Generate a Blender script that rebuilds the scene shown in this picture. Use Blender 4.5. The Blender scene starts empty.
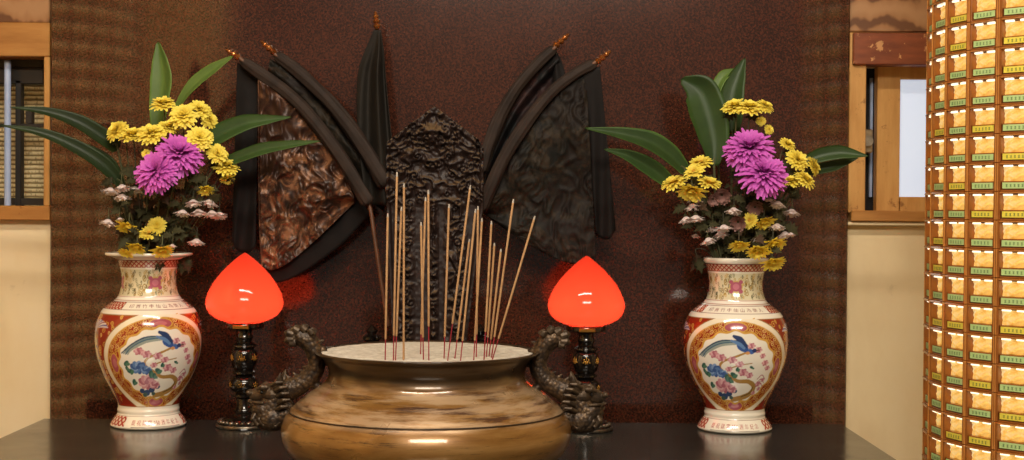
import bpy, bmesh, math, random
import numpy as np
from mathutils import Vector, Matrix, Euler, Quaternion

PI = math.pi
random.seed(7)
rng = np.random.RandomState(11)
scn = bpy.context.scene
COL = scn.collection

# ------------------------------------------------------------------ camera
F = 1450.0                      # focal length in pixels of the 1024 wide frame
TABLE = 0.90
CAMZ = TABLE + 0.449
camd = bpy.data.cameras.new('camera')
camd.sensor_width = 36.0
camd.lens = 36.0 * F / 1024.0
camd.clip_start = 0.02
cam = bpy.data.objects.new('camera', camd)
COL.objects.link(cam)
CR = Matrix.Rotation(math.radians(90 - 0.79), 3, 'X') @ Matrix.Rotation(math.radians(0.40), 3, 'Z')
CAM = Vector((0, 0, CAMZ))
cam.matrix_world = Matrix.Translation(CAM) @ CR.to_4x4()
scn.camera = cam


def P(x, y, d):
    """point seen at photo pixel (x, y) lying at distance d along +Y"""
    v = CR @ Vector(((x - 512) / F, (230 - y) / F, -1.0))
    return CAM + v * (d / v.y)


def G(x, y, z=TABLE):
    v = CR @ Vector(((x - 512) / F, (230 - y) / F, -1.0))
    return CAM + v * ((z - CAMZ) / v.z)


# ------------------------------------------------------------------ materials
def lin(c):
    if isinstance(c, str):
        c = [int(c[i:i + 2], 16) for i in (0, 2, 4)]
    o = []
    for k in c[:3]:
        k = k / 255.0
        o.append(k / 12.92 if k <= 0.04045 else ((k + 0.055) / 1.055) ** 2.4)
    return (*o, 1.0)


class NT:
    def __init__(s, name):
        s.m = bpy.data.materials.new(name)
        s.m.use_nodes = True
        s.t = s.m.node_tree
        s.b = s.t.nodes['Principled BSDF']

    def n(s, typ, **kw):
        nd = s.t.nodes.new(typ)
        for k, v in kw.items():
            if k.startswith('_'):
                setattr(nd, k[1:], v)
            else:
                nd.inputs[k.replace('0', ' ')].default_value = v
        return nd

    def l(s, a, b):
        s.t.links.new(a, b)

    def ramp(s, src, stops, interp='LINEAR'):
        r = s.t.nodes.new('ShaderNodeValToRGB')
        r.color_ramp.interpolation = interp
        e = r.color_ramp.elements
        while len(e) < len(stops):
            e.new(0.5)
        for i, (p, c) in enumerate(stops):
            e[i].position = p
            e[i].color = lin(c) if not isinstance(c, float) else (c, c, c, 1)
        s.l(src, r.inputs[0])
        return r.outputs[0]

    def coord(s, kind='Object', scale=(1, 1, 1)):
        tc = s.t.nodes.new('ShaderNodeTexCoord')
        mp = s.t.nodes.new('ShaderNodeMapping')
        mp.inputs['Scale'].default_value = scale
        s.l(tc.outputs[kind], mp.inputs[0])
        return mp.outputs[0]

    def noise(s, scale, detail=4, rough=0.55, co=None, kind='Object', stretch=(1, 1, 1), dist=0.0):
        co = co or s.coord(kind, stretch)
        n = s.n('ShaderNodeTexNoise')
        n.inputs['Scale'].default_value = scale
        n.inputs['Detail'].default_value = detail
        n.inputs['Roughness'].default_value = rough
        n.inputs['Distortion'].default_value = dist
        s.l(co, n.inputs['Vector'])
        return n.outputs['Fac']

    def voro(s, scale, feature='F1', out='Distance', stretch=(1, 1, 1)):
        n = s.n('ShaderNodeTexVoronoi')
        n.feature = feature
        n.inputs['Scale'].default_value = scale
        s.l(s.coord('Object', stretch), n.inputs['Vector'])
        return n.outputs[out]

    def mix(s, fac, a, b, mode='MIX'):
        m = s.n('ShaderNodeMix')
        m.data_type = 'RGBA'
        m.blend_type = mode
        for v, k in ((fac, 0), (a, 6), (b, 7)):
            if hasattr(v, 'is_linked') or hasattr(v, 'links'):
                s.l(v, m.inputs[k])
            elif k == 0:
                m.inputs[0].default_value = v
            else:
                m.inputs[k].default_value = lin(v)
        return m.outputs[2]

    def bump(s, h, strength=0.3, dist=0.002):
        b = s.n('ShaderNodeBump')
        b.inputs['Strength'].default_value = strength
        b.inputs['Distance'].default_value = dist
        s.l(h, b.inputs['Height'])
        s.l(b.outputs[0], s.b.inputs['Normal'])

    def set(s, color=None, rough=0.5, metal=0.0, coat=0.0, spec=0.5, coat_rough=0.05):
        if color is not None:
            if hasattr(color, 'links'):
                s.l(color, s.b.inputs['Base Color'])
            else:
                s.b.inputs['Base Color'].default_value = lin(color)
        if hasattr(rough, 'links'):
            s.l(rough, s.b.inputs['Roughness'])
        else:
            s.b.inputs['Roughness'].default_value = rough
        s.b.inputs['Metallic'].default_value = metal
        s.b.inputs['Coat Weight'].default_value = coat
        s.b.inputs['Coat Roughness'].default_value = coat_rough
        s.b.inputs['Specular IOR Level'].default_value = spec
        return s.m


def simple(name, c1, c2=None, scale=30.0, rough=0.5, metal=0.0, coat=0.0, bump=0.0, stretch=(1, 1, 1), spec=0.5, bdist=0.002):
    t = NT(name)
    f = t.noise(scale, stretch=stretch)
    c = t.ramp(f, [(0.3, c1), (0.7, c2 or c1)])
    if bump:
        t.bump(f, bump, bdist)
    return t.set(c, rough, metal, coat, spec)


M = {}
# brown speckled laminate of the back panel
t = NT('panel_laminate')
n1 = t.noise(210, 3, 0.7)
n2 = t.noise(5, 5, 0.6)
c = t.ramp(n1, [(0.36, (36, 19, 14)), (0.5, (66, 34, 23)), (0.64, (100, 52, 34))])
c = t.mix(0.4, c, t.ramp(n2, [(0.3, (42, 25, 20)), (0.7, (74, 45, 33))]))
M['panel'] = t.set(c, t.ramp(n2, [(0.2, 0.10), (0.8, 0.13)]), spec=0.5, coat=0.55, coat_rough=0.10)
t.b.inputs['Coat IOR'].default_value = 1.6
# cream plaster
t = NT('cream_plaster')
n1 = t.noise(3.0, 6, 0.6, stretch=(1, 1, 0.5)); n2 = t.noise(40, 4)
c = t.ramp(n1, [(0.3, (216, 190, 146)), (0.55, (234, 214, 172)), (0.75, (240, 224, 190))])
st = t.ramp(t.noise(9, 6, 0.7), [(0.66, 0.0), (0.78, 0.4)])
c = t.mix(st, c, (150, 122, 84))
t.bump(n2, 0.12, 0.002)
M['plaster'] = t.set(c, 0.6)
# painted yellow wood, worn
t = NT('ochre_painted_wood')
g = t.noise(6, 5, 0.6, stretch=(6, 6, 1)); w = t.noise(22, 6, 0.7)
c = t.ramp(g, [(0.3, (180, 128, 64)), (0.6, (204, 154, 88)), (0.8, (212, 168, 104))])
c = t.mix(t.ramp(w, [(0.6, 0.0), (0.68, 0.75)]), c, (118, 66, 26))
t.bump(g, 0.1)
M['ochre'] = t.set(c, 0.45)
t = NT('ochre_painted_wood_horizontal')
g = t.noise(6, 5, 0.6, stretch=(1, 6, 6)); w = t.noise(22, 6, 0.7)
c = t.ramp(g, [(0.3, (156, 102, 46)), (0.6, (182, 128, 64)), (0.8, (192, 142, 78))])
c = t.mix(t.ramp(w, [(0.58, 0.0), (0.66, 0.8)]), c, (112, 60, 24))
t.bump(g, 0.1)
M['ochre_h'] = t.set(c, 0.45)
t = NT('red_brown_chipped_board')
g = t.noise(14, 5, 0.6, stretch=(1, 4, 4)); w = t.noise(26, 5, 0.7)
c = t.ramp(g, [(0.3, (108, 50, 24)), (0.7, (140, 72, 38))])
c = t.mix(t.ramp(w, [(0.57, 0.0), (0.61, 0.9)]), c, (206, 150, 96))
M['redboard'] = t.set(c, 0.45)
t = NT('plywood_grain')
wv = t.n('ShaderNodeTexWave'); wv.wave_type = 'RINGS'; wv.inputs['Scale'].default_value = 9.0
wv.inputs['Distortion'].default_value = 6.0; wv.inputs['Detail'].default_value = 3
wv.inputs['Detail Scale'].default_value = 1.4
t.l(t.coord('Object', (1.0, 1, 0.5)), wv.inputs[0])
c = t.ramp(wv.outputs['Fac'], [(0.08, (104, 64, 34)), (0.35, (158, 112, 70)), (0.95, (172, 128, 86))])
M['ply'] = t.set(c, 0.5)
# black polished table
t = NT('black_polished_stone')
n1 = t.noise(6, 6, 0.65); n2 = t.noise(400, 2)
c = t.ramp(n2, [(0.4, (36, 36, 33)), (0.7, (62, 61, 57))])
M['table'] = t.set(c, t.ramp(n1, [(0.3, 0.10), (0.7, 0.26)]), spec=0.75)
M['tablebody'] = simple('dark_lacquer_wood', (40, 18, 12), (60, 26, 16), 8, 0.35, stretch=(1, 6, 6))
M['floor'] = simple('worn_floor_tile', (120, 96, 74), (146, 120, 94), 5, 0.35)
M['ceiling'] = simple('ceiling_paint', (196, 176, 150), (206, 188, 160), 3, 0.8)
# metals
t = NT('tarnished_brass')
n1 = t.noise(5, 6, 0.65, stretch=(1, 1, 7), dist=0.4); n2 = t.noise(9, 7, 0.8, stretch=(1, 1, 16)); n3 = t.noise(9, 4)
c = t.ramp(n1, [(0.3, (100, 66, 28)), (0.48, (132, 92, 42)), (0.68, (156, 118, 66))])
c = t.mix(t.ramp(n2, [(0.56, 0.0), (0.64, 0.85)]), c, (48, 30, 18))
cw = t.coord('Generated')
sp = t.n('ShaderNodeSeparateXYZ'); t.l(cw, sp.inputs[0])
band = t.ramp(sp.outputs[2], [(0.54, 0.0), (0.58, 1.0), (0.76, 1.0), (0.82, 0.4)])
sm = t.n('ShaderNodeMath', _operation='MULTIPLY'); t.l(t.ramp(t.noise(6, 7, 0.72, stretch=(1, 1, 14)), [(0.50, 0.0), (0.57, 0.85)]), sm.inputs[0]); t.l(band, sm.inputs[1])
c = t.mix(sm.outputs[0], c, (70, 44, 34))
sm2 = t.n('ShaderNodeMath', _operation='MULTIPLY'); t.l(t.ramp(t.noise(7, 6, 0.7, stretch=(1, 1, 11)), [(0.42, 0.0), (0.56, 0.75)]), sm2.inputs[0]); t.l(band, sm2.inputs[1])
c = t.mix(sm2.outputs[0], c, (190, 160, 124))  # shining tan of the shoulder, put into the base colour
neck_shade = t.ramp(sp.outputs[2], [(0.76, 0.0), (0.86, 0.92)])
c = t.mix(neck_shade, c, (44, 30, 14))  # shadow under the rim painted into the neck colour
M['brass'] = t.set(c, t.ramp(n3, [(0.3, 0.24), (0.7, 0.38)]), 0.30, coat=0.6, coat_rough=0.07)
t = NT('dark_scaled_bronze')
v = t.voro(165); n1 = t.noise(30, 4)
c = t.ramp(v, [(0.1, (104, 82, 56)), (0.5, (78, 60, 42)), (0.85, (40, 31, 24))])
c = t.mix(t.ramp(n1, [(0.45, 0.0), (0.65, 0.6)]), c, (46, 40, 36))
inv = t.n('ShaderNodeMath', _operation='SUBTRACT'); inv.inputs[0].default_value = 1.0; t.l(v, inv.inputs[1])
t.bump(inv.outputs[0], 0.4, 0.003)
M['bronze'] = t.set(c, 0.42, 0.5)
M['bronze_plain'] = simple('dark_bronze', (92, 74, 54), (52, 42, 33), 60, 0.42, 0.5, bump=0.3)
M['blackmetal'] = simple('black_lacquered_metal', (16, 13, 12), (30, 24, 20), 30, 0.16, 0.3, coat=0.6)
M['gold'] = simple('gold_paint', (196, 146, 62), (150, 100, 36), 60, 0.34, 0.8)
M['silver'] = simple('embossed_pewter', (150, 140, 124), (66, 58, 48), 70, 0.3, 0.85, bump=0.5)
M['copperbead'] = simple('copper_lacquer', (196, 124, 60), (128, 70, 32), 60, 0.22, 0.75, coat=0.4)
M['bluebar'] = simple('pale_blue_paint', (150, 172, 214), (178, 196, 228), 30, 0.35)
M['black'] = simple('black_steel', (20, 19, 20), (34, 32, 32), 30, 0.45)
M['hole'] = simple('dark_gap', (14, 11, 10), (20, 16, 14), 10, 0.8)
t = NT('sand_ash')
n1 = t.noise(70, 6, 0.7); n2 = t.noise(300, 3)
c = t.ramp(n1, [(0.3, (168, 156, 138)), (0.6, (206, 198, 182)), (0.8, (222, 216, 204))])
c = t.mix(t.ramp(t.noise(45, 3), [(0.68, 0.0), (0.74, 0.6)]), c, (110, 98, 84))
t.bump(n1, 0.6, 0.006)
M['ash'] = t.set(c, 0.95)
M['incense'] = simple('tan_incense_paste', (194, 152, 106), (168, 126, 84), 90, 0.85)
M['red_stick'] = simple('crimson_dyed_bamboo', (150, 26, 40), (120, 18, 32), 60, 0.6)
M['greytip'] = simple('grey_ash_tip', (196, 186, 172), (160, 150, 138), 80, 0.95)
# cloth
M['darkcloth'] = simple('black_brown_cloth', (23, 18, 16), (15, 12, 11), 40, 0.75, bump=0.3, spec=0.25)
M['sleeve'] = simple('dark_brown_sleeve_cloth', (54, 41, 33), (36, 27, 22), 30, 0.7, bump=0.3, spec=0.25)
M['greencloth'] = simple('dark_olive_cloth', (34, 29, 23), (24, 21, 16), 30, 0.7, bump=0.3, spec=0.25)


def embroid(name, cols, rough, metal):
    t = NT(name)
    n1 = t.noise(26, 6, 0.65, dist=1.6)
    n2 = t.noise(11, 5, 0.6, dist=1.0)
    n3 = t.noise(300, 2, stretch=(1, 1, 0.2))
    c = t.ramp(n1, [(0.36, cols[0]), (0.48, cols[1]), (0.6, cols[2])])
    c = t.mix(t.ramp(n2, [(0.46, 0.0), (0.56, 0.85)]), c, cols[3])
    t.bump(n3, 0.25, 0.001)
    return t.set(c, rough, metal, spec=0.4 if metal > 0.1 else 0.18)


M['embgold'] = embroid('tarnished_gold_embroidery', [(38, 24, 18), (80, 52, 37), (140, 97, 67), (52, 32, 24)], 0.40, 0.2)
M['embdark'] = embroid('blackened_embroidery', [(18, 19, 16), (33, 28, 21), (50, 40, 29), (26, 19, 16)], 0.62, 0.0)
M['embpurple'] = embroid('dull_purple_embroidery', [(24, 18, 19), (40, 28, 28), (56, 38, 36), (26, 29, 29)], 0.58, 0.05)
t = NT('dusty_carved_wood')
n1 = t.noise(60, 5, 0.6)
c = t.ramp(n1, [(0.3, (27, 17, 15)), (0.7, (44, 29, 25))])
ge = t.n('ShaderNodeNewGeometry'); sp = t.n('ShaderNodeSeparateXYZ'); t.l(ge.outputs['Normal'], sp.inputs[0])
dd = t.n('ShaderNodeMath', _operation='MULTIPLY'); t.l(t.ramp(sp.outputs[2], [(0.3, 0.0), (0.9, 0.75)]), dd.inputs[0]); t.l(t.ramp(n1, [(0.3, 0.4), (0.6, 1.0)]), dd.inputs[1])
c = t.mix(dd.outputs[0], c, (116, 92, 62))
t.bump(n1, 0.2)
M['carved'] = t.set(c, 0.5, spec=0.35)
# plants
def leafmat(name, a, b, edge=None):
    t = NT(name)
    n1 = t.noise(8, 4, stretch=(1, 1, 1))
    at = t.n('ShaderNodeAttribute'); at.attribute_name = 'Col'
    c = t.ramp(n1, [(0.3, a), (0.7, b)])
    c = t.mix(1.0, c, at.outputs['Color'], 'MULTIPLY')
    m = t.set(c, 0.46, spec=0.4)
    tr = t.n('ShaderNodeBsdfTranslucent'); t.l(c, tr.inputs[0])
    mx = t.n('ShaderNodeMixShader'); mx.inputs[0].default_value = 0.2
    t.l(t.b.outputs[0], mx.inputs[1]); t.l(tr.outputs[0], mx.inputs[2])
    t.l(mx.outputs[0], t.t.nodes['Material Output'].inputs[0])
    return m
M['leaf_light'] = leafmat('mid_green_leaf', (72, 102, 42), (108, 134, 64))
M['leaf_dark'] = leafmat('dark_green_leaf', (33, 52, 22), (58, 82, 38))
M['foliage'] = simple('dull_dark_foliage', (38, 40, 24), (74, 70, 44), 40, 0.8, spec=0.2)
M['foliage_grey'] = simple('withered_brown_foliage', (56, 42, 30), (84, 64, 48), 40, 0.8, spec=0.2)
M['stem'] = simple('green_stem', (66, 76, 44), (92, 86, 56), 30, 0.55)
M['stemdark'] = simple('dark_green_stem', (44, 50, 32), (64, 58, 40), 30, 0.6)


def petal(name, a, b, through=0.26):
    t = NT(name)
    at = t.n('ShaderNodeAttribute'); at.attribute_name = 'Col'
    c = t.ramp(t.noise(60, 3), [(0.3, a), (0.7, b)])
    c = t.mix(1.0, c, at.outputs['Color'], 'MULTIPLY')
    m = t.set(c, 0.55, spec=0.3)
    tr = t.n('ShaderNodeBsdfTranslucent'); t.l(c, tr.inputs[0])
    mx = t.n('ShaderNodeMixShader'); mx.inputs[0].default_value = through
    t.l(t.b.outputs[0], mx.inputs[1]); t.l(tr.outputs[0], mx.inputs[2])
    t.l(mx.outputs[0], t.t.nodes['Material Output'].inputs[0])
    return m
M['yellow'] = petal('yellow_petal', (250, 232, 90), (253, 240, 116))
M['purple'] = petal('magenta_petal', (206, 88, 196), (230, 128, 220))
M['white'] = petal('white_petal', (250, 246, 242), (244, 228, 226))
M['wilt'] = petal('wilted_pink_petal', (150, 112, 104), (176, 138, 128))
M['disc'] = simple('flower_disc', (206, 150, 30), (176, 120, 24), 200, 0.7)
# porcelain
t = NT('painted_porcelain')
at = t.n('ShaderNodeAttribute'); at.attribute_name = 'Col'
t.l(at.outputs['Color'], t.b.inputs['Base Color'])
M['porcelain'] = t.set(None, 0.16, coat=0.5, spec=0.6)
# lamp globe : red glass lit from inside
t = NT('red_glass_globe')
tr = t.n('ShaderNodeBsdfTranslucent'); tr.inputs[0].default_value = (0.36, 0.026, 0.012, 1)
gl = t.n('ShaderNodeBsdfGlossy'); gl.inputs['Roughness'].default_value = 0.06
em = t.n('ShaderNodeEmission'); em.inputs[0].default_value = (1.0, 0.045, 0.032, 1); em.inputs[1].default_value = 0.06
fr = t.n('ShaderNodeFresnel'); fr.inputs[0].default_value = 1.45
mx = t.n('ShaderNodeMixShader'); ad = t.n('ShaderNodeAddShader')
ge = t.n('ShaderNodeNewGeometry'); om = t.n('ShaderNodeMath', _operation='SUBTRACT'); om.inputs[0].default_value = 1.0; t.l(ge.outputs['Backfacing'], om.inputs[1])
mu = t.n('ShaderNodeMath', _operation='MULTIPLY'); t.l(fr.outputs[0], mu.inputs[0]); t.l(om.outputs[0], mu.inputs[1])      # the polish is on the outer face only
t.l(mu.outputs[0], mx.inputs[0]); t.l(tr.outputs[0], mx.inputs[1]); t.l(gl.outputs[0], mx.inputs[2])
t.l(mx.outputs[0], ad.inputs[0]); t.l(em.outputs[0], ad.inputs[1])
t.l(ad.outputs[0], t.t.nodes['Material Output'].inputs[0])
M['globe'] = t.m
# light column
def emis(name, stops, scale, strength, detail=3, dist=0.6):
    t = NT(name)
    c = t.ramp(t.noise(scale, detail, 0.6, dist=dist), stops)
    t.l(c, t.b.inputs['Emission Color'])
    t.b.inputs['Emission Strength'].default_value = strength
    t.set((200, 140, 60), 0.25)
    return t.m
M['glow'] = emis('amber_lit_relief', [(0.30, (232, 160, 54)), (0.5, (250, 200, 100)), (0.68, (255, 236, 172))], 75, 0.68)
M['glow_strong'] = emis('amber_lit_relief_brighter', [(0.30, (226, 146, 44)), (0.5, (246, 184, 82)), (0.68, (255, 226, 150))], 75, 0.5)
M['led_strong'] = emis('warm_led_brighter', [(0.3, (255, 206, 130)), (0.7, (255, 214, 140))], 5, 9.0)
M['led'] = emis('warm_led', [(0.3, (255, 236, 190)), (0.7, (255, 248, 224))], 5, 1.7)
M['amberplastic'] = simple('amber_plastic', (132, 76, 28), (156, 92, 38), 40, 0.22, coat=0.4)
M['amberdark'] = simple('dark_amber_plastic', (88, 46, 20), (104, 58, 26), 40, 0.3)
M['amberglint'] = simple('amber_edge_glint', (188, 122, 56), (204, 140, 70), 40, 0.15, coat=0.5)
M['label_green'] = simple('pale_green_card', (178, 208, 134), (194, 218, 150), 40, 0.5)
M['label_yellow'] = simple('yellow_card', (226, 208, 70), (236, 220, 92), 40, 0.5)
M['labelink'] = simple('green_ink', (70, 104, 60), (80, 116, 70), 40, 0.6)
# frosted daylight pane
t = NT('frosted_daylight_glass')
c = t.ramp(t.noise(3, 2), [(0.3, (196, 212, 236)), (0.7, (212, 224, 242))])
t.l(c, t.b.inputs['Emission Color']); t.b.inputs['Emission Strength'].default_value = 0.66
M['pane'] = t.set((190, 200, 214), 0.3)
t = NT('woven_bamboo_screen')
wv = t.n('ShaderNodeTexWave'); wv.wave_type = 'BANDS'; wv.bands_direction = 'Z'
wv.inputs['Scale'].default_value = 29.0; wv.inputs['Distortion'].default_value = 0.7; wv.inputs['Detail'].default_value = 2
wv.inputs['Detail Scale'].default_value = 3.0
t.l(t.coord('Object'), wv.inputs['Vector'])
n1 = t.noise(1.0, 3, 0.6, stretch=(150, 150, 60))
c = t.ramp(wv.outputs['Fac'], [(0.05, (120, 104, 66)), (0.35, (196, 182, 138)), (0.9, (218, 206, 166))])
c = t.mix(t.ramp(n1, [(0.52, 0.0), (0.64, 0.7)]), c, (132, 116, 78))
t.bump(wv.outputs['Fac'], 0.4, 0.003)
M['bamboo'] = t.set(c, 0.7)
M['latch'] = simple('worn_steel', (168, 156, 136), (120, 108, 90), 60, 0.35, 0.7)


# ------------------------------------------------------------------ mesh helpers
class MB:
    def __init__(s):
        s.v = []
        s.f = []
        s.mi = []
        s.cur = 0

    def add(s, vs, fs):
        b = len(s.v)
        s.v += [tuple(v) for v in vs]
        for f in fs:
            s.f.append(tuple(i + b for i in f))
            s.mi.append(s.cur)
        return s

    def box(s, lo, hi, mat=None, bevel=0.0):
        x0, y0, z0 = lo
        x1, y1, z1 = hi
        if bevel:
            b = bevel
            vs = []
            for x, sx in ((x0, 1), (x1, -1)):
                for y, sy in ((y0, 1), (y1, -1)):
                    for z, sz in ((z0, 1), (z1, -1)):
                        vs += [(x + sx * b, y + sy * b, z), (x + sx * b, y, z + sz * b), (x, y + sy * b, z + sz * b)]
            bm = bmesh.new()
            for v in vs:
                bm.verts.new(v)
            r = bmesh.ops.convex_hull(bm, input=list(bm.verts))
            bm.verts.index_update()
            vv = [v.co.copy() for v in bm.verts]
            ff = [[v.index for v in f.verts] for f in bm.faces]
            bm.free()
        else:
            vv = [Vector((x, y, z)) for x in (x0, x1) for y in (y0, y1) for z in (z0, z1)]
            ff = [(0, 1, 3, 2), (4, 6, 7, 5), (0, 4, 5, 1), (2, 3, 7, 6), (0, 2, 6, 4), (1, 5, 7, 3)]
        if mat is not None:
            vv = [mat @ v for v in vv]
        return s.add(vv, ff)

    def lathe(s, prof, c, seg=48, cap=True, axis=None):
        vs, fs = [], []
        n = len(prof)
        for r, z in prof:
            for k in range(seg):
                a = 2 * PI * k / seg
                p = Vector((r * math.cos(a), r * math.sin(a), z))
                if axis is not None:
                    p = axis @ p
                vs.append(p + Vector(c))
        for i in range(n - 1):
            for k in range(seg):
                k2 = (k + 1) % seg
                fs.append((i * seg + k, i * seg + k2, (i + 1) * seg + k2, (i + 1) * seg + k))
        if cap:
            fs.append(tuple(reversed(range(seg))))
            fs.append(tuple((n - 1) * seg + k for k in range(seg)))
        return s.add(vs, fs)

    def tube(s, pts, rad, seg=10, cap=True, flat=1.0):
        pts = [Vector(p) for p in pts]
        n = len(pts)
        if not hasattr(rad, '__len__'):
            rad = [rad] * n
        vs, fs = [], []
        nrm = None
        for i, p in enumerate(pts):
            tn = (pts[min(i + 1, n - 1)] - pts[max(i - 1, 0)])
            tn.normalize()
            if nrm is None:
                up = Vector((0, 0, 1)) if abs(tn.z) < 0.9 else Vector((1, 0, 0))
                nrm = tn.cross(up).normalized()
            else:
                nrm = (nrm - tn * nrm.dot(tn)).normalized()
            bn = tn.cross(nrm)
            for k in range(seg):
                a = 2 * PI * k / seg
                vs.append(p + (nrm * math.cos(a) + bn * math.sin(a) * flat) * rad[i])
        for i in range(n - 1):
            for k in range(seg):
                k2 = (k + 1) % seg
                fs.append((i * seg + k, i * seg + k2, (i + 1) * seg + k2, (i + 1) * seg + k))
        if cap:
            fs.append(tuple(reversed(range(seg))))
            fs.append(tuple((n - 1) * seg + k for k in range(seg)))
        return s.add(vs, fs)

    def ell(s, c, r, rot=None, su=16, sv=10):
        vs, fs = [], []
        R = rot if rot is not None else Matrix.Identity(3)
        for j in range(sv + 1):
            th = PI * j / sv
            for k in range(su):
                a = 2 * PI * k / su
                p = Vector((r[0] * math.sin(th) * math.cos(a), r[1] * math.sin(th) * math.sin(a), r[2] * math.cos(th)))
                vs.append(R @ p + Vector(c))
        for j in range(sv):
            for k in range(su):
                k2 = (k + 1) % su
                fs.append((j * su + k, (j + 1) * su + k, (j + 1) * su + k2, j * su + k2))
        return s.add(vs, fs)

    def grid(s, g):
        """closed sheet: g[i][j] are (front, back) point pairs"""
        nu, nv = len(g), len(g[0])
        vs, fs = [], []
        for side in (0, 1):
            for i in range(nu):
                for j in range(nv):
                    vs.append(g[i][j][side])
        o = nu * nv
        ix = lambda i, j: i * nv + j
        for i in range(nu - 1):
            for j in range(nv - 1):
                fs.append((ix(i, j), ix(i, j + 1), ix(i + 1, j + 1), ix(i + 1, j)))
                fs.append((o + ix(i, j), o + ix(i + 1, j), o + ix(i + 1, j + 1), o + ix(i, j + 1)))
        for i in range(nu - 1):
            for j in (0, nv - 1):
                fs.append((ix(i, j), ix(i + 1, j), o + ix(i + 1, j), o + ix(i, j)))
        for j in range(nv - 1):
            for i in (0, nu - 1):
                fs.append((ix(i, j), o + ix(i, j), o + ix(i, j + 1), ix(i, j + 1)))
        return s.add(vs, fs)


def mesh_obj(name, mb, mat, parent=None, origin=(0, 0, 0), smooth=True, angle=40, recalc=True):
    me = bpy.data.meshes.new(name)
    o = Vector(origin)
    me.from_pydata([tuple(Vector(v) - o) for v in mb.v], [], mb.f)
    mats = mat if isinstance(mat, (list, tuple)) else [mat]
    for m in mats:
        me.materials.append(m)
    if len(mats) > 1:
        me.polygons.foreach_set('material_index', mb.mi)
    if recalc:
        bm = bmesh.new(); bm.from_mesh(me)
        bmesh.ops.recalc_face_normals(bm, faces=bm.faces)
        bm.to_mesh(me); bm.free()
    if smooth:
        me.polygons.foreach_set('use_smooth', [True] * len(me.polygons))
        if angle:
            me.set_sharp_from_angle(angle=math.radians(angle))
    me.update()
    ob = bpy.data.objects.new(name, me)
    COL.objects.link(ob)
    if parent is not None:
        ob.parent = parent
    else:
        ob.location = o
    return ob


def part(name, mb, mat, root, smooth=True, angle=40, parent=None, label=None, recalc=True):
    """a mesh given in world space, parented under root (or under another part of root)"""
    ob = mesh_obj(name, mb, mat, parent or root, root.location, smooth, angle, recalc)
    if label:
        ob['label'] = label
    return ob


def thing(name, label, cat, loc, group=None):
    o = bpy.data.objects.new(name, None)
    o.empty_display_size = 0.03
    o.location = loc
    COL.objects.link(o)
    return tag(o, label, cat, group)


def tag(o, label, cat, group=None, kind=None):
    o['label'] = label
    o['category'] = cat
    if group:
        o['group'] = group
    if kind:
        o['kind'] = kind
    return o


def struct(o):
    o['kind'] = 'structure'
    return o


def set_col(ob, cols):
    me = ob.data
    a = me.color_attributes.new('Col', 'FLOAT_COLOR', 'POINT')
    c = np.ones((len(me.vertices), 4), np.float32)
    c[:, :3] = cols
    a.data.foreach_set('color', c.ravel())


def spline(pts, n):
    """Catmull-Rom through pts, n samples"""
    pts = [tuple(p) for p in pts]
    A = np.array(pts, float)
    k = len(A)
    E = np.vstack([2 * A[0] - A[1], A, 2 * A[-1] - A[-2]])
    out = []
    for t in np.linspace(0, k - 1, n):
        i = min(int(t), k - 2)
        f = t - i
        p0, p1, p2, p3 = E[i], E[i + 1], E[i + 2], E[i + 3]
        out.append(0.5 * ((2 * p1) + (-p0 + p2) * f + (2 * p0 - 5 * p1 + 4 * p2 - p3) * f * f + (-p0 + 3 * p1 - 3 * p2 + p3) * f ** 3))
    return np.array(out)


def vnoise(x, y, seed=0):
    x = np.asarray(x, float); y = np.asarray(y, float)
    xi = np.floor(x); yi = np.floor(y)
    fx = x - xi; fy = y - yi
    fx = fx * fx * (3 - 2 * fx); fy = fy * fy * (3 - 2 * fy)
    def h(a, b):
        s = np.sin(a * 127.1 + b * 311.7 + seed * 74.7) * 43758.5453
        return s - np.floor(s)
    return (h(xi, yi) * (1 - fx) + h(xi + 1, yi) * fx) * (1 - fy) + (h(xi, yi + 1) * (1 - fx) + h(xi + 1, yi + 1) * fx) * fy


def fbm(x, y, oct=4, seed=0):
    s = 0; a = 0.5
    for k in range(oct):
        s = s + a * vnoise(x * 2 ** k, y * 2 ** k, seed + k)
        a *= 0.5
    return s


# ------------------------------------------------------------------ the setting
DW = 3.25                        # face of the cream wall
DP = 3.22                        # face of the brown panel
XL, XR = P(50, 230, DP).x, P(848, 230, DP).x
zpx = lambda y, x=448, d=DW: P(x, y, d).z

fl = MB().box((-4, -2.5, -0.05), (4, DW + 0.15, 0.0))
struct(mesh_obj('floor', fl, M['floor'], smooth=False))
ce = MB().box((-4, -2.5, 3.1), (4, DW + 0.15, 3.15))
struct(mesh_obj('ceiling', ce, M['ceiling'], smooth=False))
# wall with two window openings
wl0, wl1 = P(-70, 0, DW).x, P(44.5, 0, DW).x
wlz0, wlz1 = P(20, 206, DW).z, P(20, 56, DW).z
wr0, wr1 = P(865, 0, DW).x, P(985, 0, DW).x
wrz0, wrz1 = P(900, 213, DW).z, P(900, 65, DW).z
w = MB()
y0, y1 = DW, DW + 0.14
for (xa, xb, za, zb) in ((-4, wl0, 0, 3.1), (wl0, wl1, 0, wlz0), (wl0, wl1, wlz1, 3.1), (wl1, wr0, 0, 3.1),
                         (wr0, wr1, 0, wrz0), (wr0, wr1, wrz1, 3.1), (wr1, 4, 0, 3.1)):
    w.box((xa, y0, za), (xb, y1, zb))
struct(mesh_obj('wall_back', w, M['plaster'], smooth=False))
struct(mesh_obj('wall_left', MB().box((-4.1, -2.5, 0), (-4, DW + 0.14, 3.1)), M['plaster'], smooth=False))
struct(mesh_obj('wall_right', MB().box((4, -2.5, 0), (4.1, DW + 0.14, 3.1)), M['plaster'], smooth=False))
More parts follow.
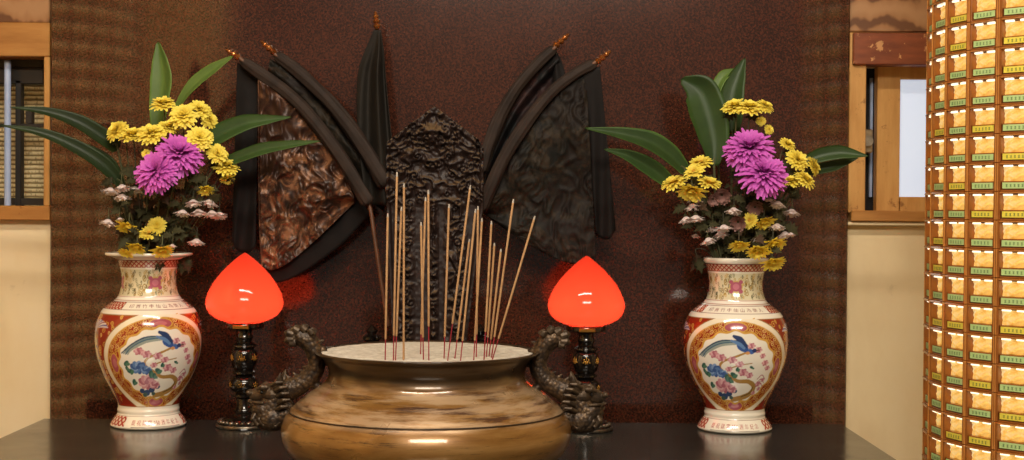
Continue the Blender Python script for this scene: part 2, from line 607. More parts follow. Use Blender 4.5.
# brown panel covering the wall behind the altar
pn = MB().box((XL, DP, 0.0), (XR, DW, 2.6), bevel=0.003)
o = mesh_obj('wall_panel', pn, M['panel'], smooth=False)
struct(o)


def slab(name, x0, y0p, x1, y1p, dfront, dback, mat, root, bevel=0.002, label=None):
    """box whose front face spans the given photo rectangle at distance dfront"""
    xm, ym = (x0 + x1) / 2, (y0p + y1p) / 2
    xa, xb = P(x0, ym, dfront).x, P(x1, ym, dfront).x
    zb, za = P(xm, y0p, dfront).z, P(xm, y1p, dfront).z
    return part(name, MB().box((xa, dfront, za), (xb, dback, zb), bevel=bevel), mat, root, smooth=False, label=label)


# left window
wn = bpy.data.objects.new('window_1', None); COL.objects.link(wn); wn.location = (P(0, 0, DW).x, DW, wlz0); struct(wn)
slab('header_board', -90, -40, 49.6, 22.5, DW - 0.012, DW + 0.002, M['ply'], wn, label='brown grained board above the window')
slab('window_frame', -90, 22, 49.6, 56, DW - 0.024, DW + 0.1, M['ochre_h'], wn)
slab('window_frame', 43.5, 56, 49.6, 206, DW - 0.020, DW + 0.1, M['ochre'], wn)
slab('window_sill', -90, 205.5, 49.6, 220, DW - 0.026, DW + 0.1, M['ochre_h'], wn)
slab('blind_box', -90, 57, 43.4, 83.5, DW + 0.05, DW + 0.10, M['black'], wn, label='black box at the top of the window opening')
slab('blind_box', -90, 66.5, 43.4, 68.5, DW + 0.044, DW + 0.049, M['black'], wn)
b = MB()
for xx, rr in ((7.6, 0.0075),):
    b.tube([P(xx, 61, DW + 0.02), P(xx, 205.5, DW + 0.02)], rr, 14)
part('window_bar', b, M['bluebar'], wn, label='pale blue vertical bar')
b = MB()
b.box((P(17, 0, DW + .06).x, DW + 0.05, wlz0), (P(22.5, 0, DW + .06).x, DW + 0.075, wlz1 - 0.05), bevel=0.001)
part('window_bar', b, M['black'], wn, smooth=False)
b = MB()
b.box((P(-80, 0, DW + .06).x, DW + 0.052, P(20, 127, DW + .05).z), (wl1 - .001, DW + 0.073, P(20, 123.5, DW + .05).z))
b.box((P(27, 0, DW + .06).x, DW + 0.052, P(20, 123, DW + .05).z), (P(33, 0, DW + .06).x, DW + 0.073, P(20, 111, DW + .05).z))
b.box((P(-80, 0, DW + .06).x, DW + 0.052, P(20, 205, DW + .05).z), (wl1 - .001, DW + 0.073, P(20, 198, DW + .05).z))
part('window_rail', b, M['black'], wn, smooth=False)
sc = MB().box((P(-110, 0, DW + .2).x, DW + 0.16, P(20, 225, DW + .18).z), (P(70, 0, DW + .2).x, DW + 0.175, P(20, 40, DW + .18).z))
part('bamboo_screen', sc, M['bamboo'], wn, smooth=False, label='pale woven screen outside the window')

# right window
wn2 = bpy.data.objects.new('window_2', None); COL.objects.link(wn2); wn2.location = (P(900, 0, DW).x, DW, wrz0); struct(wn2)
slab('header_board', 849.5, -50, 1040, 32, DW - 0.012, DW + 0.002, M['ply'], wn2, label='brown grained plywood board above the window')
slab('lintel_board', 853.5, 33, 1040, 65, DW - 0.034, DW + 0.02, M['redboard'], wn2, label='red brown board with chipped paint')
slab('window_frame', 848.6, 32.5, 866, 213, DW - 0.022, DW + 0.1, M['ochre'], wn2)
slab('window_sill', 851.5, 211, 1040, 222, DW - 0.034, DW + 0.1, M['ochre_h'], wn2)
slab('sill_ledge', 848, 222.4, 1040, 226, DW - 0.026, DW + 0.01, M['plaster'], wn2)
s_ = MB()
def pxbox(mb, x0, y0p, x1, y1p, df, db, bevel=0.0015):
    xm, ym = (x0 + x1) / 2, (y0p + y1p) / 2
    mb.box((P(x0, ym, df).x, df, P(xm, y1p, df).z), (P(x1, ym, df).x, db, P(xm, y0p, df).z), bevel=bevel)
ds = DW + 0.035
pxbox(s_, 877, 65.5, 900, 212, ds, ds + 0.03)
pxbox(s_, 900, 65.5, 975, 79.5, ds + 0.002, ds + 0.028)
pxbox(s_, 900, 197, 975, 212, ds + 0.002, ds + 0.028)
pxbox(s_, 975, 65.5, 990, 212, ds, ds + 0.03)
part('sash', s_, M['ochre'], wn2, smooth=False)
g_ = MB(); pxbox(g_, 899.5, 79, 976, 197.5, ds + 0.012, ds + 0.018, 0)
part('glass_pane', g_, M['pane'], wn2, smooth=False)
h_ = MB(); pxbox(h_, 860, 60, 882, 215, DW + 0.085, DW + 0.095, 0)
part('gap_backing', h_, M['hole'], wn2, smooth=False)
g_ = MB(); pxbox(g_, 870, 78, 872.6, 197, DW + 0.072, DW + 0.084, 0)
part('track_strip', g_, M['bluebar'], wn2, smooth=False)
l_ = MB(); pxbox(l_, 864, 129, 873, 153, DW + 0.012, DW + 0.034, 0.003)
l_.tube([P(868, 141, DW + 0.002), P(868, 141, DW + 0.03)], 0.012, 14)
part('latch', l_, M['latch'], wn2, label='worn metal latch')

# ------------------------------------------------------------------ altar table
txl, txr = -0.992, 0.705
tb = thing('altar_table', 'black polished altar table under the censer, vases and lamps', 'table', ((txl + txr) / 2, 2.4, 0))
part('tabletop', MB().box((txl, 1.78, TABLE - 0.045), (txr, 3.07, TABLE), bevel=0.004), M['table'], tb, smooth=False)
ap = MB().box((txl + 0.04, 1.84, TABLE - 0.19), (txr - 0.04, 3.03, TABLE - 0.046), bevel=0.003)
part('apron', ap, M['tablebody'], tb, smooth=False)
for xx in (txl + 0.09, txr - 0.09):
    for yy in (1.90, 2.97):
        lp = [(0.03, 0.0), (0.042, 0.02), (0.036, 0.06), (0.03, 0.2), (0.036, 0.5), (0.045, 0.66), (0.045, 0.72)]
        part('leg', MB().lathe(lp, (xx, yy, 0), 20), M['tablebody'], tb)
# ------------------------------------------------------------------ porcelain vases
SV = 3.0 / F
VC = 428.0                       # photo row of the vase foot
prof_px = [(0, 431.0), (30, 431.0), (35.5, 430.6), (37, 429), (36.6, 427.2), (34.2, 423), (31.6, 419.6), (30.2, 417.6), (29.9, 416.5), (30.3, 414), (29.7, 410.6),
           (31.2, 405), (36.2, 395), (43.6, 380), (49.8, 362), (52.0, 347), (51.9, 337), (50.4, 327), (47.6, 319.5), (44.2, 314.2), (40, 310.4), (34.8, 306.6),
           (31, 303.4), (28.8, 299), (27, 292), (26.6, 285), (27.2, 278), (28.6, 272), (30.4, 267.2), (32.2, 264.4), (32.8, 262.2), (32.4, 260.2), (30.8, 259.6)]
inner_px = [(28.8, 261), (26.2, 268), (24.2, 278), (23.6, 288), (26, 299), (33, 309), (44, 322), (47, 345), (40, 380), (27, 408), (0, 412)]
CW, CH, PPU = 1440, 800, 4.494
UMAX = PI * 51.0
VTOP = 256.0
canvas = np.zeros((CH, CW, 3)); canvas[:] = lin((238, 231, 214))[:3]
uu = (np.arange(CW) + 0.5) / CW * 2 * UMAX - UMAX
vv_ = VTOP + (np.arange(CH) + 0.5) / PPU
UU, VV = np.meshgrid(uu, vv_)


def cput(mask, col, a=1.0, sl=None):
    c = np.array(lin(col)[:3])
    tgt = canvas if sl is None else canvas[sl]
    tgt[mask] = tgt[mask] * (1 - a) + c * a


def win(u0, v0, u1, v1):
    i0 = max(0, int((u0 + UMAX) / (2 * UMAX) * CW) - 1); i1 = min(CW, int((u1 + UMAX) / (2 * UMAX) * CW) + 2)
    j0 = max(0, int((v0 - VTOP) * PPU) - 1); j1 = min(CH, int((v1 - VTOP) * PPU) + 2)
    return (slice(j0, j1), slice(i0, i1))


def cell(u, v, ru, rv, col, rot=0.0, a=1.0):
    m = max(ru, rv)
    sl = win(u - m, v - m, u + m, v + m)
    du, dv = UU[sl] - u, VV[sl] - v
    c, s = math.cos(rot), math.sin(rot)
    cput(((du * c + dv * s) / ru) ** 2 + ((-du * s + dv * c) / rv) ** 2 < 1, col, a, sl)


def cstroke(pts, wd, col, n=40):
    q = spline(pts, n) if len(pts) > 2 else np.array([np.array(pts[0]) * (1 - t) + np.array(pts[-1]) * t for t in np.linspace(0, 1, n)])
    if not hasattr(wd, '__len__'):
        wd = [wd, wd]
    ws = np.interp(np.linspace(0, 1, n), np.linspace(0, 1, len(wd)), wd)
    for (u, v), w_ in zip(q, ws):
        cell(u, v, w_, w_, col)


def scroll(u, v, r, col, wd=0.42, sgn=1, ph=0.0, turns=1.3):
    pts = []
    for t in np.linspace(0, 1, 9):
        a = ph + sgn * t * turns * 2 * PI
        rr = r * (1 - 0.8 * t)
        pts.append((u + rr * math.cos(a), v + rr * math.sin(a)))
    cstroke(pts, wd, col, 30)


RED, GOLD, MAUVE, CREAM = (146, 42, 22), (206, 158, 70), (168, 84, 94), (238, 231, 214)
# rim lattice band, neck, shoulder, foot
m = (VV > 265.8) & (VV < 272.6)
cput(m, (206, 176, 150))
d1 = np.abs(((UU * 0.51 + VV) / 4.2) % 1 - 0.5); d2 = np.abs(((UU * 0.51 - VV) / 4.2) % 1 - 0.5)
cput(m & ((d1 < 0.17) | (d2 < 0.17)), (160, 66, 48))
cput((np.abs(VV - 265.6) < 0.5) | (np.abs(VV - 272.9) < 0.45), (126, 60, 44))
m = (VV > 274.4) & (VV < 300.4)
cput(m, (214, 206, 172))
for k in range(330):
    u = rng.uniform(-UMAX, UMAX); v = rng.uniform(276, 299)
    c = [(170, 138, 62), (104, 104, 74), (196, 160, 84), (84, 78, 66)][k % 4]
    scroll(u, v, rng.uniform(1.6, 3.2), c, 0.36, 1 if k % 2 else -1, rng.uniform(0, 6))
for k in range(4):
    u = -UMAX + (k + 0.5) * UMAX / 2 + UMAX / 4
    u = (u + UMAX) % (2 * UMAX) - UMAX
    cell(u, 287.5, 13, 6.0, (200, 176, 106)); cell(u, 287.5, 11, 4.8, (172, 92, 110)); cell(u, 287.5, 6, 3, (196, 120, 136))
    for s1 in (-1, 1):
        for s2 in (-1, 1):
            cell(u + s1 * 9, 287.5 + s2 * 4.6, 4, 2, (172, 92, 110))
            scroll(u + s1 * 20, 287.5 + s2 * 5, 4.2, (150, 116, 46), 0.55, s1 * s2)
cput((VV > 273.0) & (VV < 274.4), CREAM)
cput((VV > 300.4) & (VV < 306), (240, 234, 220))
cput(np.abs(VV - 301.2) < 0.3, (166, 96, 70)); cput(np.abs(VV - 304.6) < 0.28, (170, 120, 96))
# shoulder diaper with the lettering cartouches front and back
per = np.abs((UU + UMAX / 2) % UMAX - UMAX / 2)     # distance from the nearest of the two faces
m = (VV > 306) & (VV < 313) & (per > 45)
cput(m, (222, 190, 160))
d1 = np.abs(((UU * 0.8 + VV) / 4.6) % 1 - 0.5); d2 = np.abs(((UU * 0.8 - VV) / 4.6) % 1 - 0.5)
cput(m & ((d1 < 0.2) | (d2 < 0.2)), (164, 62, 44))
cput((np.abs(VV - 306.0) < 0.25) | (np.abs(VV - 313.0) < 0.25), (120, 70, 60))
cput((VV > 306) & (VV < 313) & (np.abs(per - 45) < 0.5), (120, 70, 60))
# main field
body = (VV > 317.6) & (VV < 408.5)
cput(body, RED)
cput(body & (np.abs(VV - 318) < 0.5), (150, 100, 50))
for k in range(620):
    u = rng.uniform(-UMAX, UMAX); v = rng.uniform(319, 408)
    scroll(u, v, rng.uniform(1.8, 3.4), GOLD if k % 3 else (222, 184, 110), 0.42, 1 if k % 2 else -1, rng.uniform(0, 6))
# phoenix wings and pale figures on the side fields
for uc in (-UMAX / 2, UMAX / 2):
    for sg in (-1, 1):
        for k in range(9):
            a = 0.15 + k * 0.16
            r1 = 22 - k * 1.0
            cstroke([(uc + sg * 3, 331), (uc + sg * (3 + 0.6 * r1 * math.cos(a)), 331 - 0.62 * r1 * math.sin(a) * 0.7), (uc + sg * (3 + r1 * math.cos(a)), 331 - r1 * math.sin(a) * 0.55 + 1)],
                    [0.9, 1.3, 0.6], [(206, 190, 200), (112, 104, 156), (222, 214, 214), (150, 96, 116)][k % 4], 26)
    cell(uc, 331, 4, 5.5, (196, 180, 196)); cell(uc, 324.5, 2.4, 2.4, (150, 90, 110))
    for k in range(4):
        v = 345 + k * 14
        cstroke([(uc - 4, v - 5), (uc + 3, v), (uc - 2, v + 5), (uc + 3, v + 9)], [2.6, 3.4, 2.2], (214, 196, 150), 26)
        scroll(uc, v, 4.5, (120, 128, 90), 0.5, 1 if k % 2 else -1)
        cell(uc + 4, v + 5, 2.4, 1.6, (122, 140, 160))
# medallions
for uc in (0.0, UMAX, -UMAX):
    cy = 364.6
    du, dv = UU - uc, VV - cy
    r_white = (du / 63.0) ** 2 + (dv / 51.0) ** 2
    r_red = (du / 56.0) ** 2 + (dv / 45.0) ** 2
    cput(body & (r_white < 1), (238, 226, 200))
    cput(body & (np.abs(r_white - 0.985) < 0.02), (150, 100, 46))
    rm = r_red < 1
    cput(rm, RED)
    cput(np.abs(r_red - 0.985) < 0.025, (200, 150, 64))
    for k in range(64):
        a = 2 * PI * k / 64
        for q, rr in ((0, 0.95), (1, 0.85)):
            aa = a + q * 0.05
            scroll(uc + 55 * rr * math.cos(aa), cy + 45.5 * rr * math.sin(aa), 2.5, GOLD if k % 3 else (226, 188, 116), 0.36, 1 if k % 2 else -1, aa * 3)
    for a, eu, ev in ((-PI / 2, 11, 4.4), (PI / 2, 11, 4.4), (0, 4.4, 9), (PI, 4.4, 9)):
        ucx, vcx = uc + 47.5 * math.cos(a), cy + 39.0 * math.sin(a)
        cell(ucx, vcx, eu + 1.2, ev + 1.2, GOLD); cell(ucx, vcx, eu, ev, MAUVE)
        cell(ucx, vcx, eu * 0.55, ev * 0.5, (190, 112, 118))
    ang = np.arctan2(dv / 34.5, du / 41.0)
    lobes = 1.0 + 0.03 * np.cos(ang * 16)
    sc_ = (du / 41.0) ** 2 + (dv / 34.5) ** 2
    cput(sc_ < (1.06 * lobes) ** 2, GOLD)
    cput(sc_ < lobes ** 2, (236, 230, 216))
    Q = lambda x, y: (uc + (x - 734.5) * 1.2, y)
    # gnarled branch
    BR = (168, 128, 66)
    cstroke([Q(731, 397), Q(741, 395), Q(750, 391), Q(753, 384), Q(747, 378.5), Q(737, 378), Q(731, 374)], [2.4, 2.8, 2.6, 2.0, 1.5], BR, 80)
    cstroke([Q(731, 374), Q(722, 366), Q(724, 359), Q(734, 354), Q(742, 350)], [1.5, 1.2, 1.0], BR, 60)
    cstroke([Q(741, 394), Q(750, 390), Q(752, 384)], [0.6, 0.7, 0.5], (108, 82, 44), 40)
    cstroke([Q(730, 365), Q(738, 362), Q(748, 360)], [0.7, 0.5], BR, 30)
    # rock
    for x, y, r in ((723, 394, 4.2), (728, 391, 3.8), (734, 388, 3.0), (718, 392, 3.2)):
        cell(*Q(x, y), r, r * 0.8, (52, 72, 112))
    for x, y, r in ((721, 396, 3.2), (730, 395, 2.6)):
        cell(*Q(x, y), r, r * 0.7, (70, 92, 84))

    def bloom(x, y, r, cols, n=8):
        for ring, rr in ((0, 1.0), (1, 0.62)):
            for k in range(n):
                a = 2 * PI * k / n + ring * 0.4
                cell(*Q(x + r * 0.62 * rr * math.cos(a), y + r * 0.5 * rr * math.sin(a)), r * 0.42, r * 0.34, cols[(k + ring) % len(cols)], a)
        cell(*Q(x, y), r * 0.3, r * 0.25, cols[-1])
    PK = [(206, 146, 152), (222, 176, 178), (176, 104, 118)]
    BL = [(92, 126, 178), (132, 162, 204), (62, 92, 148)]
    bloom(723, 383, 8.5, PK, 9); bloom(731, 386, 5.0, PK)
    bloom(716, 368, 7.5, BL, 9); bloom(723, 371, 5, BL)
    for x, y, r in ((717, 352, 4.6), (723, 355, 4.4), (732, 357, 4.2), (738, 361, 3.8), (741, 369, 4.6), (747, 372, 3.6), (729, 366, 3.2), (747, 343, 3.6), (753, 347, 3.6), (757, 353, 3.0), (760, 360, 3.6), (763, 365, 3.0), (757, 381, 3.4), (761, 377, 2.4), (754, 390, 2.6), (759, 386, 2.4)):
        bloom(x, y, r, PK, 6)
    for x, y, r in ((706, 364, 2.6), (709, 372, 2.8), (727, 375, 3.2), (733, 372, 3.0), (706, 369, 2.0), (711, 383, 2.6), (730, 377, 2.6), (736, 366, 1.8), (748, 364, 1.6)):
        cell(*Q(x, y), r * 1.3, r * 0.8, (50, 92, 80), rng.uniform(0, 3)); cell(*Q(x + 1.3, y + 1), r, r * 0.6, (76, 120, 96), rng.uniform(0, 3))
    for y in (374, 378, 382):
        cstroke([Q(755, y + 2), Q(759, y - 2), Q(763, y + 2)], 0.5, (176, 108, 118), 16)
    # long tailed bird
    for k, (c, off) in enumerate((((54, 74, 96), 0), ((120, 140, 140), 1.6), ((70, 100, 120), 3.0), ((150, 160, 150), 4.4))):
        cstroke([Q(703 + k * 1.6, 354 + off * 0.3), Q(712, 345.5 + off), Q(723, 339 + off * 0.9), Q(736, 338.6 + off * 0.5)], [0.6, 1.3, 1.1], c, 60)
    cell(*Q(740, 344.5), 6.4, 3.8, (58, 88, 150), 0.55)
    cstroke([Q(733, 334), Q(738, 337), Q(742, 343)], [1.4, 2.8, 2.4], (44, 62, 104), 40)
    cstroke([Q(731, 338), Q(737, 341), Q(741, 345)], [1.0, 1.8, 1.4], (96, 130, 176), 40)
    cell(*Q(746.5, 348.5), 3.4, 2.5, (70, 104, 168), 0.4)
    cell(*Q(749.6, 347.6), 2.3, 2.1, (52, 60, 108)); cstroke([Q(751.4, 347.6), Q(754.6, 347)], [0.7, 0.3], (92, 72, 50), 12)
    cell(*Q(744, 350), 2.2, 1.6, (206, 150, 96))
# foot
cput((VV > 408.5) & (VV < 418), CREAM)
cput(np.abs(VV - 408.6) < 0.35, (150, 96, 50)); cput(np.abs(VV - 418.0) < 0.25, (150, 120, 104))
m = (VV > 418.4) & (VV < 427.6)
cput(m, CREAM)
mm = m & (per > 47)
cput(mm, (226, 204, 178))
d1 = np.abs(((UU * 0.72 + VV) / 6.2) % 1 - 0.5); d2 = np.abs(((UU * 0.72 - VV) / 6.2) % 1 - 0.5)
cput(mm & ((d1 < 0.2) | (d2 < 0.2)), (168, 62, 48))
cput((np.abs(VV - 427.9) < 0.3) & (per < 36), (120, 100, 96))


def ctext(txt, u0, v0, u1, v1, col):
    cu = bpy.data.curves.new('lettering', 'FONT'); cu.body = txt; cu.resolution_u = 3
    ob = bpy.data.objects.new('lettering', cu); COL.objects.link(ob)
    dg = bpy.context.evaluated_depsgraph_get(); dg.update()
    me = ob.evaluated_get(dg).to_mesh()
    me.calc_loop_triangles()
    V = np.array([v.co[:2] for v in me.vertices]); T = [t.vertices[:] for t in me.loop_triangles]
    lo, hi = V.min(0), V.max(0)
    V = (V - lo) / (hi - lo)
    U = np.column_stack([u0 + V[:, 0] * (u1 - u0), v1 + V[:, 1] * (v0 - v1)])
    for t in T:
        a, b, c = U[t[0]], U[t[1]], U[t[2]]
        sl = win(min(a[0], b[0], c[0]), min(a[1], b[1], c[1]), max(a[0], b[0], c[0]), max(a[1], b[1], c[1]))
        x, y = UU[sl], VV[sl]
        e = lambda p, q: (q[0] - p[0]) * (y - p[1]) - (q[1] - p[1]) * (x - p[0])
        e1, e2, e3 = e(a, b), e(b, c), e(c, a)
        cput(((e1 >= 0) & (e2 >= 0) & (e3 >= 0)) | ((e1 <= 0) & (e2 <= 0) & (e3 <= 0)), col, 1.0, sl)
    bpy.data.objects.remove(ob); bpy.data.curves.remove(cu)


ctext('印 首 竹 中 仙 山 為 樂 人', -36, 307.9, 36, 311.4, (140, 84, 74))
ctext('慶 祝 建 宮 250 週 年 紀 念', -36, 421.2, 36, 426.0, (168, 44, 44))

# surface of revolution sampled densely
def resample(pts, n):
    q = spline(pts, 1500)
    d = np.r_[0, np.cumsum(np.hypot(*np.diff(q, axis=0).T))]
    t = np.linspace(0, d[-1], n)
    return np.column_stack([np.interp(t, d, q[:, 0]), np.interp(t, d, q[:, 1])])


NTH = 640
lip_wide = [(28.6, 272), (30.0, 267.6), (32.4, 264.9), (37.6, 262.9), (41.6, 261.6), (42.6, 260.3), (42.2, 259.0), (40.0, 258.4), (36, 258.9), (30.8, 260.2)]
blur = (canvas + np.roll(canvas, 1, 1) + np.roll(canvas, 1, 0) + np.roll(np.roll(canvas, 1, 0), 1, 1)) / 4
th = np.arange(NTH) / NTH * 2 * PI          # 0 = towards the viewer (-Y)
vases = []


def vase(px, py, rz, lab, outer):
    po = resample(outer[2:], 430)
    po = np.vstack([np.array(outer[:2]), po])
    pi_ = resample(inner_px, 40)
    pr = np.vstack([po, pi_])
    pr[:, 0] = np.maximum(pr[:, 0], 0.02)
    rr = pr[:, 0][:, None] * SV; zz = (431.0 - pr[:, 1])[:, None] * SV
    VX = np.stack([rr * np.sin(th), -rr * np.cos(th), np.broadcast_to(zz, (len(pr), NTH))], -1).reshape(-1, 3)
    ui = np.clip((((th + PI) % (2 * PI)) / (2 * PI) * CW).astype(int), 0, CW - 1)
    vi = np.clip(((pr[:, 1] - VTOP) * PPU).astype(int), 0, CH - 1)
    VCOL = blur[vi][:, ui]
    VCOL[len(po):] = lin((226, 220, 206))[:3]
    VCOL[:2] = lin((220, 210, 196))[:3]
    ii, kk = np.meshgrid(np.arange(len(pr) - 1), np.arange(NTH), indexing='ij')
    k2 = (kk + 1) % NTH
    FQ = np.stack([ii * NTH + kk, ii * NTH + k2, (ii + 1) * NTH + k2, (ii + 1) * NTH + kk], -1).reshape(-1, 4)
    vme = bpy.data.meshes.new('porcelain_vase')
    vme.vertices.add(len(VX)); vme.vertices.foreach_set('co', VX.astype(np.float32).ravel())
    vme.loops.add(len(FQ) * 4); vme.loops.foreach_set('vertex_index', FQ.astype(np.int32).ravel())
    vme.polygons.add(len(FQ)); vme.polygons.foreach_set('loop_start', np.arange(len(FQ), dtype=np.int32) * 4)
    vme.update(calc_edges=True); vme.validate()
    vme.polygons.foreach_set('use_smooth', [True] * len(vme.polygons))
    vme.materials.append(M['porcelain'])
    o = bpy.data.objects.new('porcelain_vase', vme); COL.objects.link(o)
    o.location = G(px, py); o.rotation_euler = (0, 0, math.radians(rz))
    tag(o, lab, 'vase', 'pair of painted porcelain vases')
    set_col(o, VCOL.reshape(-1, 3))
    vases.append(o)


vase(148.5, 425.2, 27, 'painted porcelain vase with red and gold medallion left of the bronze censer', prof_px[:-6] + lip_wide)
vase(734.5, 429.0, -8.4, 'painted porcelain vase with red and gold medallion right of the bronze censer', prof_px)

# ------------------------------------------------------------------ red lotus bud lamps
def bud_lamp(px, py, lab):
    c = G(px, py)
    s = c.y / F
    root = thing('lotus_bud_lamp', lab, 'lamp', c, 'pair of red lotus bud lamps')
    z = lambda y: (427.5 - y) * s
    gp = [(0.3, 253.2), (2.2, 254.2), (6.5, 257.2), (13, 262.6), (22, 271.6), (30, 281.6), (35.6, 291.5), (38.4, 300), (38.4, 306), (36.2, 312), (31.6, 317), (25, 320.6), (18, 322.6), (12, 323)]
    q = spline([(r * s, z(y)) for r, y in gp], 60)
    g = part('globe', MB().lathe([(max(r, 1e-4), h) for r, h in q], c, 64), M['globe'], root, label='glowing red bud shaped glass globe')
    # the lamp inside
    ld = bpy.data.lights.new('bulb', 'POINT'); ld.energy = 1.9; ld.color = (1.0, 0.74, 0.5); ld.shadow_soft_size = 0.003
    lo = bpy.data.objects.new('bulb', ld); COL.objects.link(lo); lo.parent = root; lo.location = (0, 0, z(321.4))
    b = part('cap', MB().lathe([(r * s, z(y)) for r, y in [(4, 322.8), (19, 323.2), (20, 325), (19.6, 328), (17, 329.4), (13, 330.4), (7, 331)]], c, 48), M['blackmetal'], root)
    pl = MB().box(c + Vector((-8 * s, -20.6 * s, z(328.2))), c + Vector((8 * s, -18.4 * s, z(324.6))), bevel=0.0008)
    part('nameplate', pl, M['gold'], root, parent=b, smooth=False, label='small gold plate')
    st = [(8, 330.6), (7.4, 334), (9, 338), (7.6, 341), (7.6, 343), (12, 345.4), (12.4, 347), (9.6, 349), (12.2, 351), (13.2, 354), (13.0, 362), (11.6, 368), (8.6, 370.6), (11.6, 372.4), (11.6, 374), (8, 376),
          (12, 378.6), (14.6, 383), (14.6, 387), (12, 391), (8, 393.6), (10.4, 395.4), (10.4, 397.2), (7.4, 399.4), (7.6, 408), (9.6, 411), (9, 414), (12, 416.6)]
    stm = part('stem', MB().lathe([(r * s, z(y)) for r, y in st], c, 40), M['blackmetal'], root)
    # gold motifs on the urn and the bead
    for (yy, rad, hgt) in ((358, 13.0, 11), (385, 14.4, 7)):
        mb = MB()
        for k in range(6):
            a0 = -PI / 2 + k * PI / 3
            for j in range(7):
                a = a0 + (j - 3) * 0.085
                h = (1 - abs(j - 3) / 4.0) * hgt * (0.34 if j % 2 else 0.22)
                p = c + Vector((rad * s * math.cos(a), rad * s * math.sin(a), z(yy) + (0.8 if j % 2 else -1.2) * s))
                mb.ell(p, (0.0013, 0.0011, h * s), None, 6, 5)
        part('gold_motif', mb, M['gold'], root, parent=stm, label='gold painted motif')
    bs = [(12, 416.4), (17, 417.6), (21, 419.6), (24.4, 422.4), (26.8, 425.2), (27.4, 427.0), (26, 427.5), (0.2, 427.5)]
    bb = part('base', MB().lathe([(r * s, z(y)) for r, y in bs], c, 56), M['blackmetal'], root)
    mb = MB()
    for k in range(26):
        a = 2 * PI * k / 26
        mb.ell(c + Vector((23.6 * s * math.cos(a), 23.6 * s * math.sin(a), z(421.6))), (2.7 * s, 2.7 * s, 2.0 * s), None, 8, 6)
    tp = [c + Vector((26.6 * s * math.cos(a), 26.6 * s * math.sin(a), z(425.4))) for a in np.linspace(0, 2 * PI, 49)]
    mb.tube(tp, 1.5 * s, 8, cap=False)
    part('base_rim', mb, M['silver'], root, parent=bb, label='embossed silvery rim of petals')
    return root


bud_lamp(244, 426.4, 'glowing red lotus bud lamp on black stem between left vase and censer')
bud_lamp(585.3, 429.6, 'glowing red lotus bud lamp on black stem between censer and right vase')

# ------------------------------------------------------------------ bronze censer
DC = 2.33
SC = DC / F
CC = P(427, 430, DC); CC = Vector((CC.x, DC, TABLE))
zc = lambda y: (P(427, y, DC).z - TABLE)
cr = thing('incense_censer', 'large brass incense censer with dragon handles in the middle of the altar', 'censer', CC)
zt = zc(479) if zc(479) > 0 else 0.0
cp = [(86, 0.0), (90, 0.0), (92, 0.004), (91, 0.010), (96, 0.013)]
cp = [(r * SC, z) for r, z in cp]
cp += [(r * SC, zc(y)) for r, y in [(120, 464), (134, 454), (142, 443), (145, 432), (144.4, 424), (141, 415), (136.6, 409.4), (136.4, 408.6), (135.4, 408), (130, 402.4), (120.4, 395), (119.6, 394), (112, 389), (104, 383.4), (99.6, 378), (98, 373), (98.4, 368), (101, 362), (105.6, 356.4), (110.6, 353.2), (112.4, 351.6), (111.6, 350.4), (109, 350.4)]]
q = []
for i in range(len(cp) - 1):
    for t in np.linspace(0, 1, 5)[:-1]:
        q.append((cp[i][0] * (1 - t) + cp[i + 1][0] * t, cp[i][1] * (1 - t) + cp[i + 1][1] * t))
q.append(cp[-1])
# light smoothing that keeps the grooves
qa = np.array(q)
for _ in range(3):
    qa[1:-1] = qa[1:-1] * 0.5 + 0.25 * (qa[:-2] + qa[2:])
inn = [(106.5 * SC, zc(352.5)), (102 * SC, zc(358)), (95 * SC, zc(372)), (100 * SC, zc(390)), (60 * SC, zc(430)), (0.0005, zc(436))]
mb = MB().lathe([tuple(a) for a in qa] + inn, CC, 128, cap=False)
body_o = part('bowl', mb, M['brass'], cr, angle=60)
mb = MB()
for yy, rad in ((408.6, 137.2),):
    mb.tube([CC + Vector((rad * SC * math.cos(a), rad * SC * math.sin(a), zc(yy))) for a in np.linspace(0, 2 * PI, 97)], 0.0011, 6, cap=False)
part('ridge', mb, M['bronze_plain'], cr, parent=body_o, label='dark incised ring line')


def remeshed(name, mb, mat, root, vox, parent=None, smooth_it=6, label=None):
    ob = part(name, mb, mat, root, parent=parent, angle=0, label=label)
    m = ob.modifiers.new('remesh', 'REMESH'); m.mode = 'VOXEL'; m.voxel_size = vox; m.use_smooth_shade = True
    m2 = ob.modifiers.new('smooth', 'SMOOTH'); m2.iterations = smooth_it; m2.factor = 0.5
    return ob


